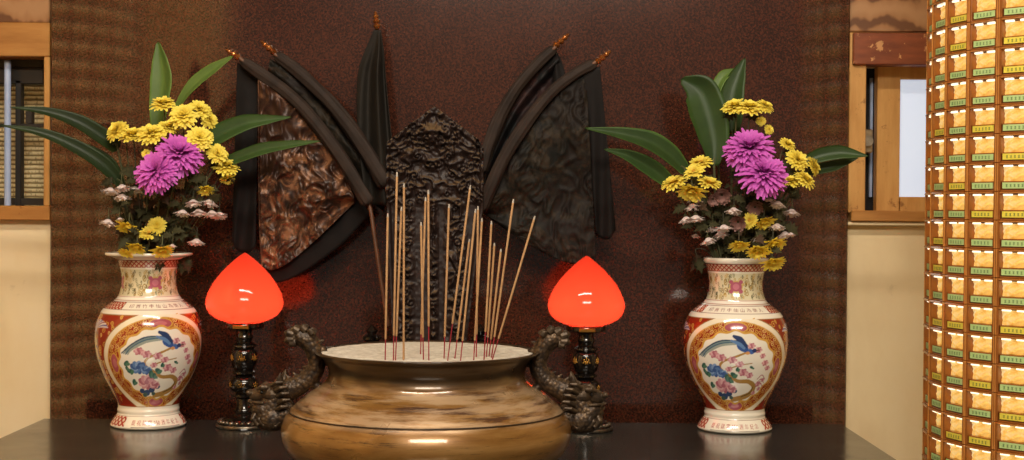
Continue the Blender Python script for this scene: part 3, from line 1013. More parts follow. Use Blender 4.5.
def dragon(sgn):
    # photo coordinates of the left handle, mirrored about x = 427 for the right one
    def H(x, y, dy=0.0):
        p = P(427 + (x - 427), y, DC)
        v = Vector((p.x - CC.x, dy * SC, p.z - TABLE + (x - 427) * 0.007 * SC * 0))
        v.x *= -sgn
        return CC + v
    # the serpent body
    path = spline([(325, 352), (318, 341), (308, 336.5), (299, 338), (304, 347), (311, 355), (314.5, 366), (309, 377), (297, 385), (285, 390), (276, 398), (272, 410)], 90)
    # (rim fixing, curled end, then down to the beast)
    main = spline([(293, 335.5), (300, 336), (308, 341), (314.5, 352), (316.5, 366), (310, 377.5), (298, 385.5), (286, 391), (276, 399), (268, 412)], 70)
    rad = np.interp(np.linspace(0, 1, 70), [0, 0.08, 0.2, 0.4, 0.6, 0.8, 1], [7.5, 9.5, 10.2, 8.6, 9.6, 12, 15])
    mb = MB().tube([H(x, y) for x, y in main], [r * SC for r in rad], 16)
    mb.tube([H(314, 350), H(320, 349), H(326, 352)], [6 * SC, 5 * SC, 4 * SC], 12)          # to the rim
    mb.tube([H(306, 380), H(316, 385), H(324, 392)], [6 * SC, 5 * SC, 5 * SC], 12)           # to the shoulder
    mb.ell(H(272, 417), (21 * SC, 17 * SC, 14.5 * SC))                                         # coiled chest
    mb.ell(H(264, 409), (13 * SC, 15 * SC, 12 * SC))
    mb.ell(H(287, 414), (12 * SC, 13 * SC, 14 * SC))
    # dorsal ridge
    for i in range(14, 66, 5):
        p0 = Vector((*main[i], 0)); tn = Vector((*(main[i + 2] - main[i - 2]), 0)).normalized()
        nv = Vector((tn.y, -tn.x, 0))
        if i > 30:
            nv = -nv if nv.y > 0 else nv
        a = p0 + nv * rad[i] * 0.8; b = p0 + nv * (rad[i] + 4.5) + tn * 2
        mb.tube([H(a.x, a.y), H(b.x, b.y)], [3.2 * SC, 0.5 * SC], 8)
    bd = remeshed('dragon_handle', mb, M['bronze'], cr, 0.0010, smooth_it=4)
    # frilled curl on the upper end
    mb = MB()
    for k, (x, y, a, l) in enumerate(((291, 334, 200, 6), (291, 339, 160, 6), (293, 342, 120, 5), (296, 331, 235, 5), (303, 330, 262, 5), (310, 333, 290, 5))):
        for dy in (-5, 5):
            e = (x + l * math.cos(math.radians(a)), y + l * math.sin(math.radians(a)))
            mb.tube([H(x + 3, y, dy), H((x + e[0]) / 2, (y + e[1]) / 2 - 1, dy * 1.2), H(*e, dy * 0.8)], [5.0 * SC, 3.8 * SC, 1.2 * SC], 10)
    mb.ell(H(297, 337), (9 * SC, 9 * SC, 8 * SC))
    remeshed('tail_frill', mb, M['bronze_plain'], cr, 0.0008, parent=bd, smooth_it=2)
    # beast head facing outwards, jaws open
    mb = MB()
    mb.ell(H(273, 393), (12 * SC, 15 * SC, 10 * SC))
    mb.tube([H(274, 392), H(264, 393.5), (H(256, 395.5)), H(250.5, 396.5)], [11 * SC, 9.5 * SC, 7.6 * SC, 5.4 * SC], 16)   # upper jaw
    mb.ell(H(250.8, 392.6), (4.2 * SC, 7.5 * SC, 3.4 * SC))                                                          # nose
    for dy in (-5, 5):
        mb.ell(H(249.4, 392.0, dy), (2.8 * SC, 2.8 * SC, 2.6 * SC))
    mb.tube([H(274, 407), H(265, 409.5), H(257, 410), H(251, 408)], [8 * SC, 6.4 * SC, 5.2 * SC, 3.6 * SC], 14)       # lower jaw
    mb.tube([H(266, 401.5, -13), H(258, 401, -11), H(251.5, 401, -7), H(249.5, 400.6, 0), H(251.5, 401, 7), H(258, 401, 11), H(266, 401.5, 13)], 1.7 * SC, 8)  # upper lip
    mb.tube([H(266, 405.8, -11), H(258, 406.4, -9), H(252, 405.6, -5), H(250.4, 405, 0), H(252, 405.6, 5), H(258, 406.4, 9), H(266, 405.8, 11)], 1.5 * SC, 8)    # lower lip
    for dy in (-1, 1):
        mb.tube([H(270, 386, dy * 12), H(264, 385.5, dy * 13), H(258.5, 388, dy * 11)], [2.2 * SC, 3.0 * SC, 1.4 * SC], 10)   # brow
        for xx in (253, 257, 261):
            mb.tube([H(xx, 401.5, dy * 9), H(xx, 405.0, dy * 9)], [1.3 * SC, 0.4 * SC], 6)                                  # teeth
        for k, (x, y) in enumerate(((277, 384), (281, 389), (283, 395), (284, 401.5), (282, 408))):                          # mane locks
            mb.tube([H(x - 4, y, dy * 13), H(x + 2, y - 3.5, dy * 17), H(x + 8, y - 4, dy * 17), H(x + 11, y + 1.5, dy * 14)], [2.2 * SC, 2.2 * SC, 1.6 * SC, 0.4 * SC], 10)
        for k in range(4):                                                                                                  # beard curls
            x = 258 + k * 6
            mb.tube([H(x, 411 + k, dy * 8), H(x - 3, 417 + k, dy * 13), H(x + 2, 423 + k * .6, dy * 13), H(x + 6, 420, dy * 14)], [2.8 * SC, 2.8 * SC, 2.0 * SC, 0.5 * SC], 10)
    remeshed('dragon_head', mb, M['bronze_plain'], cr, 0.0008, parent=bd, smooth_it=2)
    for dy in (-6, 6):
        mb = MB().tube([H(278, 389, dy * 1.6), H(280.5, 382, dy * 2.2), H(282.5, 376, dy * 2.5), H(283, 371, dy * 2.6)], [4.2 * SC, 5.0 * SC, 3.4 * SC, 0.5 * SC], 12, flat=0.7)
        part('horn', mb, M['bronze_plain'], cr, parent=bd)
        mb = MB().ell(H(263.5, 390.6, dy * 1.9), (2.0 * SC, 2.0 * SC, 2.0 * SC))
        part('eye', mb, M['blackmetal'], cr, parent=bd)


dragon(-1)
dragon(1)

# ash bed
n_r, n_a = 34, 110
mb = MB()
vs, fs = [], []
RA = 105.6 * SC
zash = zc(351.6)
for i in range(n_r + 1):
    r = RA * i / n_r
    for k in range(n_a):
        a = 2 * PI * k / n_a
        x, y = r * math.cos(a), r * math.sin(a)
        h = 0.0035 * (1 - (i / n_r) ** 2) + 0.0042 * (float(fbm(x * 70 + 9, y * 70 + 3, 4, 5)) - 0.45) * (1 if i < n_r else 0.3)
        vs.append(CC + Vector((x, y, zash + h)))
for i in range(n_r):
    for k in range(n_a):
        k2_ = (k + 1) % n_a
        fs.append((i * n_a + k, i * n_a + k2_, (i + 1) * n_a + k2_, (i + 1) * n_a + k))
base = len(vs)
for k in range(n_a):
    a = 2 * PI * k / n_a
    vs.append(CC + Vector((RA * 0.9 * math.cos(a), RA * 0.9 * math.sin(a), zash - 0.03)))
for k in range(n_a):
    k2_ = (k + 1) % n_a
    fs.append((n_r * n_a + k, n_r * n_a + k2_, base + k2_, base + k))
fs.append(tuple(base + k for k in range(n_a)))
mb.add(vs, fs)
o = mesh_obj('incense_ash', mb, M['ash'], None, CC + Vector((0, 0, zash)), angle=0)
tag(o, 'pale grey bed of incense ash filling the brass censer', 'ash', kind='stuff')

# incense sticks
sticks = [((387.8, 213.5), (385.2, 360)), ((397, 172), (393.4, 361)), ((401.5, 207), (395.5, 361)), ((404, 183), (403.6, 361)), ((421, 222), (423.4, 360.6)), ((425.6, 197), (420.5, 356)),
          ((428.3, 190), (428.8, 361)), ((449, 204), (444, 360)), ((470.5, 185), (447.6, 361.4)), ((469.5, 239), (454.8, 359.5)), ((475.6, 209), (460.6, 361)), ((478, 206), (476.3, 358)),
          ((482, 218), (473.7, 360.5)), ((491.5, 221), (484, 360)), ((494.5, 243), (486.4, 358)), ((501, 249), (489, 357)), ((513.5, 199), (491.5, 358.4)), ((535, 216), (492.4, 360))]
slab_ = ['leftmost incense stick in the censer, thin and upright', 'tallest upright incense stick, near the left end of the row', 'shorter incense stick just behind and right of the tallest one',
         'straight incense stick fourth from the left, tan right down to the ash', 'shortest incense stick of the middle trio', 'incense stick of the middle trio planted furthest back',
         'rightmost and tallest incense stick of the middle trio', 'lone incense stick just right of the middle trio', 'long incense stick leaning right across the right edge of the tablet',
         'short incense stick behind the long stick that crosses the tablet edge', 'thick looking incense stick leaning right, third of those leaning by the tablet edge', 'incense stick whose tip crosses the tip of its leaning left neighbour',
         'incense stick with pale tip standing right after the crossing pair', 'incense stick leaning slightly, fifth from the right end', 'short incense stick fourth from the right end', 'shortest incense stick third from the right end',
         'long leaning incense stick second from the right end', 'rightmost incense stick, leaning furthest to the right']
for (tp, bp), lab in zip(sticks, slab_):
    b = G(bp[0], bp[1] - 0.6, TABLE + zash + 0.001)
    lean = (tp[0] - bp[0]) / (bp[1] - tp[1])
    e = P(tp[0], tp[1], b.y + 0.004 + 0.01 * random.random())
    d = (e - b)
    rt = thing('incense_stick', lab, 'incense stick', b, 'incense sticks standing in the ash')
    r0 = 0.0017
    redf = random.uniform(0.13, 0.22)
    if abs(bp[0] - 403.6) < .2:
        redf = 0.01
    part('red_handle', MB().tube([b - d * 0.05, b + d * (redf + 0.004)], 0.0009, 8), M['red_stick'], rt, label='thin crimson lower end')
    part('incense_coat', MB().tube([b + d * (redf - 0.006), b + d * redf, b + d * 0.5, b + d * 0.975], [0.0011, r0, r0, r0], 10), M['incense'], rt)
    part('ash_tip', MB().tube([b + d * 0.974, b + d * 1.0], [r0 * 0.95, r0 * 0.6], 8), M['greytip'], rt, label='burnt grey tip')

# ------------------------------------------------------------------ carved tablet
DT = 2.90
def tablet():
    c = G(431, 432); c = Vector((P(431, 300, DT).x, DT, TABLE))
    rt = thing('carved_tablet', 'dark carved wooden tablet with pointed top behind the censer', 'tablet', c)
    nx, ny = 150, 300
    ytop = lambda x: np.interp(x, [387, 388.5, 435, 479, 483], [150, 142, 107, 140, 148])
    xs = np.linspace(0, 1, nx); ts = np.linspace(0, 1, ny)
    rows = []
    curls = []
    rg = np.random.RandomState(5)
    for k in range(26):
        curls.append((rg.uniform(438, 480), rg.uniform(122, 205), rg.uniform(3.0, 6.0)))
    for yb in np.arange(206, 405, 11.0):
        for xc, jx in ((434, 2.4), (459, 5)):
            curls.append((xc + rg.uniform(-jx, jx), yb + rg.uniform(-3, 3), rg.uniform(2.6, 5.2) if xc != 434 else rg.uniform(1.6, 3)))
    X = np.zeros((ny, nx)); Y = np.zeros((ny, nx))
    for j, t in enumerate(ts):
        u0 = 387.5; u1 = 483.5
        xx = u0 + (u1 - u0) * xs
        yt = ytop(xx)
        yb = 432.0
        Y[j] = yt + (yb - yt) * t
        taper = np.clip((Y[j] - 205) / 140, 0, 1)
        X[j] = 433 + (xx - 433) * 1.0
        X[j] += np.where(xx > 433, -(xx - 433) / 50 * 17 * taper, (433 - xx) / 46 * 6 * taper)
    Hh = np.zeros_like(X)
    XS = 434.0 + np.abs(X - 434.0 + 1.5 * (vnoise(Y / 9, Y * 0, 5) - .5))       # the carving is mirrored about the middle
    for (cx_, cy_, r) in curls:
        dx_, dy_ = XS - cx_, (Y - cy_) * 1.2
        d = np.hypot(dx_, dy_); an = np.arctan2(dy_, dx_) * (1 if int(cx_ * 7) % 2 else -1) + cx_
        spir = 0.5 + 0.5 * np.cos(d / r * 6.5 - an)
        Hh = np.maximum(Hh, spir ** 2 * np.exp(-(d / (r * 1.25)) ** 4))
    wx = XS + 7 * (vnoise(X / 11, Y / 8, 31) - .5) * 2; wy = Y + 6 * (vnoise(X / 10, Y / 9, 32) - .5) * 2
    ridg = 1 - np.abs(2 * vnoise(wx / 9.0, wy / 7.0, 3) - 1)
    ridg2 = 1 - np.abs(2 * vnoise(wx / 4.0, wy / 3.0, 8) - 1)
    head = np.clip((207 - Y) / 12, 0, 1)
    strip = np.clip(np.maximum.reduce([1.4 - np.abs(X - 405) / 8, 1.3 - np.abs(X - 434) / 4.2, 1.4 - np.abs(X - 456) / 9]), 0, 1)
    yt = ytop(X)
    border = np.clip((9 - (Y - yt)) / 4, 0, 1) + np.clip((4 - (X - X[:, :1])) / 2, 0, 1) + np.clip((4 - (X[:, -1:] - X)) / 2, 0, 1)
    border = np.clip(border, 0, 1)
    mk = np.maximum(head, strip)
    h = mk * (0.009 * Hh + 0.012 * ridg ** 2.5 + 0.003 * ridg2 ** 2) + 0.008 * border + 0.0015 * vnoise(X / 3, Y / 3, 4)
    # the beast face in the head
    face = np.exp(-(((X - 434) / 14) ** 2 + ((Y - 133) / 6.5) ** 2)) * 0.022 + np.exp(-(((X - 434) / 7) ** 2 + ((Y - 141) / 6) ** 2)) * 0.016
    for sx in (-1, 1):
        face += np.exp(-(((X - 434 - sx * 24) / 9) ** 2 + ((Y - 152) / 4) ** 2)) * 0.012
        face -= np.exp(-(((X - 434 - sx * 7) / 2.6) ** 2 + ((Y - 136) / 2) ** 2)) * 0.01
    h += face
    g = []
    for i in range(nx):
        colm = []
        for j in range(ny):
            p = P(X[j, i], Y[j, i], DT)
            if p.z < TABLE:
                p.z = TABLE
            colm.append((Vector((p.x, DT - 0.012 - h[j, i], p.z)), Vector((p.x, DT + 0.02, p.z))))
        g.append(colm)
    part('carved_board', MB().grid(g), M['carved'], rt, angle=0)
    x0, x1 = P(384, 300, DT).x, P(472, 300, DT).x
    pl = MB().box((x0, DT - 0.06, TABLE), (x1, DT + 0.06, TABLE + 0.02), bevel=0.004).box((x0 + 0.012, DT - 0.048, TABLE + 0.02), (x1 - 0.012, DT + 0.048, TABLE + 0.034), bevel=0.003)
    part('plinth', pl, M['carved'], rt, smooth=False)
tablet()

# ------------------------------------------------------------------ flags
DF = 3.09
fs_c = Vector((P(436, 420, 3.03).x, 3.03, TABLE))
st = thing('flag_stand', 'low dark stand with turned knobs behind the carved tablet and censer', 'stand', fs_c)
xa, xb = P(362, 400, 3.03).x, P(498, 400, 3.03).x
part('stand_board', MB().box((xa, 3.0, TABLE), (xb, 3.06, TABLE + 0.06), bevel=0.004).box((xa + .01, 3.008, TABLE + 0.06), (xb - .01, 3.052, TABLE + 0.155), bevel=0.004), M['blackmetal'], st, smooth=False)
for xx in (371.5, 480):
    cpos = Vector((P(xx, 400, 3.03).x, 3.03, TABLE + 0.156))
    kz = P(xx, 324, 3.03).z - TABLE - 0.156
    kp = [(0.022, 0), (0.024, 0.006), (0.012, 0.012), (0.02, 0.018), (0.02, 0.022), (0.008, 0.026), (0.013, 0.032), (0.006, 0.038), (0.001, 0.044)]
    part('knob', MB().lathe([(r, z * kz / 0.044) for r, z in kp], cpos, 24), M['blackmetal'], st)


def finial(root, tip, base, d0, d1, pole):
    a, b = P(*tip, d0), P(*base, d1)
    ax = (a - b); L = ax.length
    R = ax.to_track_quat('Z', 'Y').to_matrix()
    pr_ = [(0.0035, 0), (0.0075, 0.12), (0.0085, 0.2), (0.0045, 0.3), (0.0075, 0.38), (0.0078, 0.48), (0.004, 0.58), (0.006, 0.66), (0.006, 0.74), (0.0032, 0.82), (0.004, 0.9), (0.0006, 1.0)]
    part('finial', MB().lathe([(r, z * L) for r, z in pr_], b, 20, axis=R), M['copperbead'], root, parent=pole, label='copper coloured turned bead tip')


def ruled(A, B, n1, n2, dA, dB, fold=None, thick=0.004, relief=None):
    """cloth between photo edge A and photo edge B; dA/dB distances; fold(u,v) and relief(u,v) push towards the viewer"""
    a, b = spline(A, n1), spline(B, n1)
    g = []
    for i in range(n1):
        row = []
        for j in range(n2):
            v = j / (n2 - 1); u = i / (n1 - 1)
            x, y = a[i] * (1 - v) + b[i] * v
            d = dA * (1 - v) + dB * v
            if fold: d += fold(u, v)
            k = relief(x, y) if relief else 0.0
            row.append((P(x, y, d - k), P(x, y, d + thick)))
        g.append(row)
    return MB().grid(g)


def flag_root(lab, px, py):
    return thing('ritual_flag', lab, 'flag', P(px, py, 3.03), 'dark ritual flags fanned out behind the tablet')


def emb(scale, amp, seed):
    def f(x, y):
        wx = x + 9 * (float(vnoise(x / 14, y / 14, seed + 2)) - .5) * 2
        wy = y + 9 * (float(vnoise(x / 13, y / 15, seed + 3)) - .5) * 2
        a = float(vnoise(wx / scale, wy / (scale * 1.9), seed))
        c = float(vnoise(wx / (scale * .45), wy / (scale * .5), seed + 9))
        m = min(1.0, max(0.0, (float(vnoise(x / 17, y / 17, seed + 5)) - 0.35) * 4))
        return amp * ((1 - abs(2 * a - 1)) ** 1.6 + 0.55 * m * (1 - abs(2 * c - 1)) ** 2 + 1.0 * float(vnoise(x / 16, y / 40, seed + 7)))
    return f


def sleeve(root, pts, w0, w1, d0, d1, parent=None):
    q = spline(pts, 40)
    ds_ = np.linspace(d0, d1, 40)
    rad = np.linspace(w0, w1, 40) / 2 * DF / F
    rad[0] *= 0.4; rad[1] *= 0.8; rad[-1] *= 0.7
    mb = MB().tube([P(x, y, d) for (x, y), d in zip(q, ds_)], rad * 0.42, 22, flat=2.3)
    sd_ = pts[0][0] * 0.37
    C_ = [P(x, y, d) for (x, y), d in zip(q, ds_)]
    nv = []
    for k, v in enumerate(mb.v):
        i, j = divmod(k, 22)
        w_ = 1 + 0.30 * (float(vnoise(i / 5.0 + sd_, j / 3.2, 4)) - .5) + 0.16 * math.sin(j * 1.9 + i * 0.12)
        nv.append(tuple(C_[i] + (Vector(v) - C_[i]) * w_))
    mb.v = nv
    return part('pole_sleeve', mb, M['sleeve'], root, parent=parent, angle=0)


def pole_(root, pts, d0, d1, r=0.0045, dmid=3.06):
    # bare wood shows above the sleeve and below it; inside the sleeve the pole is thinner than the cloth tube
    n = len(pts)
    q = spline(pts, 60)
    k = np.linspace(0, n - 1, 60)
    ds_ = np.interp(k, [0, n - 3, n - 1], [d0, dmid, d1])
    rr_ = np.where((k > 0.3) & (k < n - 3.2), r * 0.3, r)
    return part('pole', MB().tube([P(x, y, d) for (x, y), d in zip(q, ds_)], rr_, 10), M['polewood'], root)


M['polewood'] = simple('brown_flag_pole', (112, 72, 46), (78, 48, 32), 40, 0.5)
wave = lambda k, a, ph=0.0: (lambda u, v: a * math.sin(k * v * PI + ph + u * 1.3))

# front left flag
f1 = flag_root('frontmost left ritual flag, with coppery gold embroidered panel', 388, 322)
c1 = [(240, 59.5), (262, 75), (288, 94), (315, 122), (340, 156), (358, 186), (369, 204)]
p1 = pole_(f1, [(238, 57)] + c1[1:] + [(375, 240), (388, 326)], 3.07, 3.035)
finial(f1, (225.5, 49), (240, 58.6), 3.07, 3.07, p1)
sleeve(f1, c1, 11, 14, 3.07, 3.05, p1)
cl = part('flag_cloth', ruled([(259, 80), (286, 98), (312, 126), (336, 160), (354, 196)], [(261, 266), (272, 270), (290, 262), (318, 238), (354, 203)], 90, 90, 3.075, 3.10,
                         wave(3, 0.006), 0.003, emb(9, 0.011, 3)), M['embgold'], f1, angle=0, label='tarnished gold embroidered panel')
part('border', ruled([(237, 62), (244, 67), (251, 73), (258, 78)], [(232, 242), (238, 251), (248, 253), (256, 247)], 20, 40, 3.09, 3.11, lambda u, v: 0.006 * math.sin(u * 8 + v * 4) * v, 0.004), M['darkcloth'], f1, parent=cl, angle=0, label='plain dark border strip')
part('border', ruled([(258, 262), (275, 266), (298, 254), (326, 230), (360, 198)], [(262, 279), (282, 282), (310, 268), (342, 244), (370, 214)], 40, 8, 3.098, 3.105, None, 0.004), M['darkcloth'], f1, parent=cl, angle=0)  # lower border; its dark band also stands in for the shadow there
mb = MB().tube([P(x, y, 3.064) for x, y in spline([(258.5, 80), (258.6, 150), (259.6, 225), (262, 266)], 40)], 0.0014, 8)
part('braid', mb, M['embgold'], f1, parent=cl, label='gold braid edging')

# back left flag
f2 = flag_root('back left ritual flag, dark plain cloth under a curved sleeve', 396, 322)
c2 = [(274, 54), (298, 72), (325, 97), (350, 128), (370, 158), (386, 186)]
p2 = pole_(f2, [(272, 52)] + c2[1:] + [(393, 230), (398, 326)], 3.13, 3.05, dmid=3.095)
finial(f2, (260.5, 40.5), (276, 54), 3.13, 3.13, p2)
sleeve(f2, c2, 12, 15, 3.13, 3.09, p2)
cl = part('flag_cloth', ruled([(270, 58), (296, 76), (324, 104), (350, 138), (384, 184)], [(266, 82), (290, 112), (318, 146), (345, 180), (384, 212)], 70, 40, 3.135, 3.15, wave(3, 0.008, 1), 0.003, emb(9, 0.007, 6)), M['embdark'], f2, angle=0)

# middle flag
f3 = flag_root('middle ritual flag, narrow cloth hanging folded under a copper tip', 420, 322)
p3 = pole_(f3, [(377, 26), (376, 60), (378, 110), (390, 205), (420, 326)], 3.14, 3.05, dmid=3.2)
finial(f3, (375.5, 11), (377.4, 29), 3.12, 3.12, p3)
part('flag_cloth', ruled([(374, 30), (365, 50), (358.5, 70), (356.5, 95), (357, 125), (359, 150), (366, 205)], [(381, 30), (384, 52), (385.5, 72), (388, 100), (391, 130), (394, 160), (396, 205)], 70, 36, 3.105, 3.105,
                         lambda u, v: (0.012 * math.sin(v * v * PI * 2.7 + 0.4 + u * 0.7) + 0.004 * math.sin(v * 13 + u * 5)) * min(1, u * 3), 0.004), M['greencloth'], f3, angle=0)

# back right flag
f4 = flag_root('back right ritual flag, folded dull purple cloth under a curved sleeve', 452, 322)
c4 = [(556, 47), (538, 63), (518, 86), (500, 116), (488, 146), (479, 172)]
p4 = pole_(f4, [(558, 45)] + c4[1:] + [(468, 230), (454, 326)], 3.13, 3.05, dmid=3.095)
finial(f4, (569.5, 33.5), (554, 47), 3.13, 3.13, p4)
sleeve(f4, c4, 10, 14, 3.13, 3.09, p4)
cl = part('flag_cloth', ruled([(556, 52), (538, 68), (516, 96), (500, 128), (486, 166), (480, 195)], [(566, 78), (556, 96), (534, 122), (514, 150), (498, 178), (484, 215)], 60, 40, 3.135, 3.15, wave(4, 0.01, 1), 0.003, emb(9, 0.006, 12)), M['embpurple'], f4, angle=0)
part('border', ruled([(556, 50), (562, 62), (566, 78)], [(556, 58), (553, 76), (552, 100)], 20, 12, 3.125, 3.13, wave(2, 0.004), 0.004), M['darkcloth'], f4, parent=cl, angle=0)

# front right flag
f5 = flag_root('frontmost right ritual flag, large blackened embroidered panel with frayed border', 462, 322)
c5 = [(597, 62), (575, 74), (550, 94), (524, 126), (504, 158), (490, 188), (481, 210)]
p5 = pole_(f5, [(600, 60)] + c5[1:] + [(472, 260), (464, 326)], 3.07, 3.035)
finial(f5, (611, 50.5), (595.5, 63), 3.07, 3.07, p5)
sleeve(f5, c5, 10, 13, 3.07, 3.05, p5)
cl = part('flag_cloth', ruled([(586, 72), (562, 86), (536, 114), (514, 148), (494, 190), (484, 212)], [(596, 256), (582, 264), (562, 261), (538, 250), (512, 234), (486, 216)], 90, 90, 3.08, 3.10, wave(3, 0.006, 2), 0.003, emb(7, 0.0065, 21)), M['embdark'], f5, angle=0, label='dark embroidered panel')
part('border', ruled([(583, 72), (588, 70), (594, 68), (600, 66)], [(596, 232), (601, 238), (609, 239), (616, 230)], 20, 40, 3.072, 3.10, lambda u, v: 0.006 * math.sin(u * 8 + v * 5) * v, 0.004), M['darkcloth'], f5, parent=cl, angle=0, label='plain dark border strip')
mb = MB()
for k in range(60):
    t = k / 59
    x = 582 + 15 * t; y = 78 + 168 * t
    mb.tube([P(x, y, 3.066), P(x - random.uniform(2, 5), y + random.uniform(1, 5), 3.064)], 0.0006, 4)
for k in range(40):
    t = k / 39
    x = 500 + 96 * t; y = 228 + 36 * t - (8 * max(0, t - .8) * 5 if t > .8 else 0)
    mb.tube([P(x, y, 3.085), P(x + random.uniform(-2, 2), y + random.uniform(5, 11), 3.085)], 0.0006, 4)
part('fringe', mb, M['darkcloth'], f5, parent=cl, label='frayed dark fringe')['kind'] = 'stuff'
# ------------------------------------------------------------------ bouquets
def petal_head(n_layers, R, wfac, colA, colB, droop=0.0, disc=True, npt=4, jit=0.12, tipcurl=0.15, seed=0):
    """layers: (count, length, elevation in degrees, base radius). returns verts, faces, colours"""
    rg = np.random.RandomState(seed)
    V, Fc, Cc = [], [], []
    for (cnt, ln, el, rb) in n_layers:
        for k in range(cnt):
            a = 2 * PI * (k + rg.uniform(-jit, jit) * 2) / cnt + ln * 3
            e = math.radians(el + rg.uniform(-9, 9)); L = ln * R * rg.uniform(0.86, 1.08); w0 = wfac * R * rg.uniform(0.85, 1.1)
            ca, sa = math.cos(a), math.sin(a)
            b = len(V)
            r, z = rb * R, (1 - ln) * R * 0.25
            ang = e
            for i in range(npt + 1):
                t = i / npt
                ww = w0 * (0.45 + 0.75 * math.sin(PI * min(1, t * 0.72 + 0.12))) * (1.0 if i < npt else 0.55)
                for sgn, lift in ((-1, 0.22), (0, 0.0), (1, 0.22)):
                    V.append((r * ca - sgn * ww * sa, r * sa + sgn * ww * ca, z + abs(sgn) * lift * ww))
                    sh = 0.80 + 0.20 * t
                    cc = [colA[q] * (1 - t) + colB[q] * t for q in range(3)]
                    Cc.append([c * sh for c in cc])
                r += L / npt * math.cos(ang); z += L / npt * math.sin(ang)
                ang -= tipcurl * (0.5 + t) + droop / npt
            for i in range(npt):
                for q in (0, 1):
                    Fc.append((b + i * 3 + q, b + i * 3 + q + 1, b + i * 3 + q + 4, b + i * 3 + q + 3))
    return V, Fc, Cc


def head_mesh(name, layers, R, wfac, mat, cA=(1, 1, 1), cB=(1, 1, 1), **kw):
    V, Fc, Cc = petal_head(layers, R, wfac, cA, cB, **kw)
    mb = MB(); mb.add(V, Fc)
    me = bpy.data.meshes.new(name)
    me.from_pydata(V, [], Fc); me.materials.append(mat)
    me.polygons.foreach_set('use_smooth', [True] * len(me.polygons))
    a = me.color_attributes.new('Col', 'FLOAT_COLOR', 'POINT')
    c = np.ones((len(V), 4), np.float32); c[:, :3] = Cc
    a.data.foreach_set('color', c.ravel())
    return me


LY = [(20, 1.0, 2, 0.10), (18, 0.92, 14, 0.08), (16, 0.78, 28, 0.07), (14, 0.60, 46, 0.05), (10, 0.42, 64, 0.03), (7, 0.28, 80, 0.01)]
LP = [(36, 1.0, -4, 0.06), (34, 0.98, 12, 0.06), (30, 0.90, 26, 0.05), (26, 0.80, 42, 0.04), (18, 0.66, 58, 0.03), (12, 0.5, 74, 0.02)]
LD = [(20, 1.0, 44, 0.16), (16, 0.9, 58, 0.10)]
LW = [(18, 1.0, 14, 0.16), (14, 0.9, 28, 0.12)]
UNIT = 1.0
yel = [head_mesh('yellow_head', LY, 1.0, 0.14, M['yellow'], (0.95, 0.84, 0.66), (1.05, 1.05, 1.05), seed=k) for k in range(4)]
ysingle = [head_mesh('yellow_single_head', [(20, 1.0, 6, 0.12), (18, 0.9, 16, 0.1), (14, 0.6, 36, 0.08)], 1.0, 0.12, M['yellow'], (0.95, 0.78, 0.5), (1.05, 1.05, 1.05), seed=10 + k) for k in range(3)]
ydroop = [head_mesh('yellow_drooping_head', [(18, 1.0, 34, 0.14), (16, 0.9, 46, 0.1), (12, 0.7, 62, 0.06)], 1.0, 0.13, M['yellow'], (1.1, 1.0, 0.8), (1.25, 1.25, 1.25), seed=15 + k) for k in range(3)]  # petals coloured brighter than the others to offset their shaded undersides
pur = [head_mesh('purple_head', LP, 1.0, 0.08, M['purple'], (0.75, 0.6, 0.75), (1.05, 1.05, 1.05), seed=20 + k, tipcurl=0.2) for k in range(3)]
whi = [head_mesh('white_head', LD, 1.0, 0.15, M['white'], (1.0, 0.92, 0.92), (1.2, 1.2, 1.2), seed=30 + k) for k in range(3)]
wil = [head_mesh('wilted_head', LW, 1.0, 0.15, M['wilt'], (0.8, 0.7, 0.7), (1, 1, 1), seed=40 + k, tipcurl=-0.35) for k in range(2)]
# disc and calyx for the heads
def small_mesh(name, mb, mat):
    me = bpy.data.meshes.new(name); me.from_pydata([tuple(v) for v in mb.v], [], mb.f); me.materials.append(mat)
    me.polygons.foreach_set('use_smooth', [True] * len(me.polygons)); return me
disc_me = small_mesh('disc', MB().ell((0, 0, 0.10), (0.24, 0.24, 0.14)), M['disc'])
calyx_me = small_mesh('calyx', MB().lathe([(0.04, -0.34), (0.10, -0.26), (0.22, -0.12), (0.30, 0.0), (0.2, 0.03)], (0, 0, 0), 14), M['foliage'])
# lobed chrysanthemum leaf, unit length along +X
def lobed():
    mb = MB()
    pts = [(0, 0.03), (0.12, 0.10), (0.2, 0.3), (0.32, 0.16), (0.42, 0.38), (0.54, 0.18), (0.68, 0.32), (0.74, 0.13), (1.0, 0.0)]
    g = []
    for x, w_ in pts:
        z = 0.10 * math.sin(x * 3) - 0.2 * x * x
        g.append([(Vector((x, w_, z + w_ * 0.35)), Vector((x, w_, z + w_ * 0.35 - 0.025))), (Vector((x, 0, z)), Vector((x, 0, z - 0.03))), (Vector((x, -w_, z + w_ * 0.35)), Vector((x, -w_, z + w_ * 0.35 - 0.025)))])
    return mb.grid(g)
leaf_me = small_mesh('leaf', lobed(), M['foliage'])
leaf_me2 = small_mesh('leaf', lobed(), M['foliage_grey'])


def orient(n, spin=0.0):
    q = Vector(n).normalized().to_track_quat('Z', 'Y')
    return q.to_matrix().to_4x4() @ Matrix.Rotation(spin, 4, 'Z')


def inst(name, me, parent, rootloc, pos, mat3, sc, label=None):
    o = bpy.data.objects.new(name, me); COL.objects.link(o); o.parent = parent
    o.matrix_local = Matrix.Translation(Vector(pos) - Vector(rootloc)) @ mat3 @ Matrix.Scale(sc, 4)
    if label: o['label'] = label
    return o


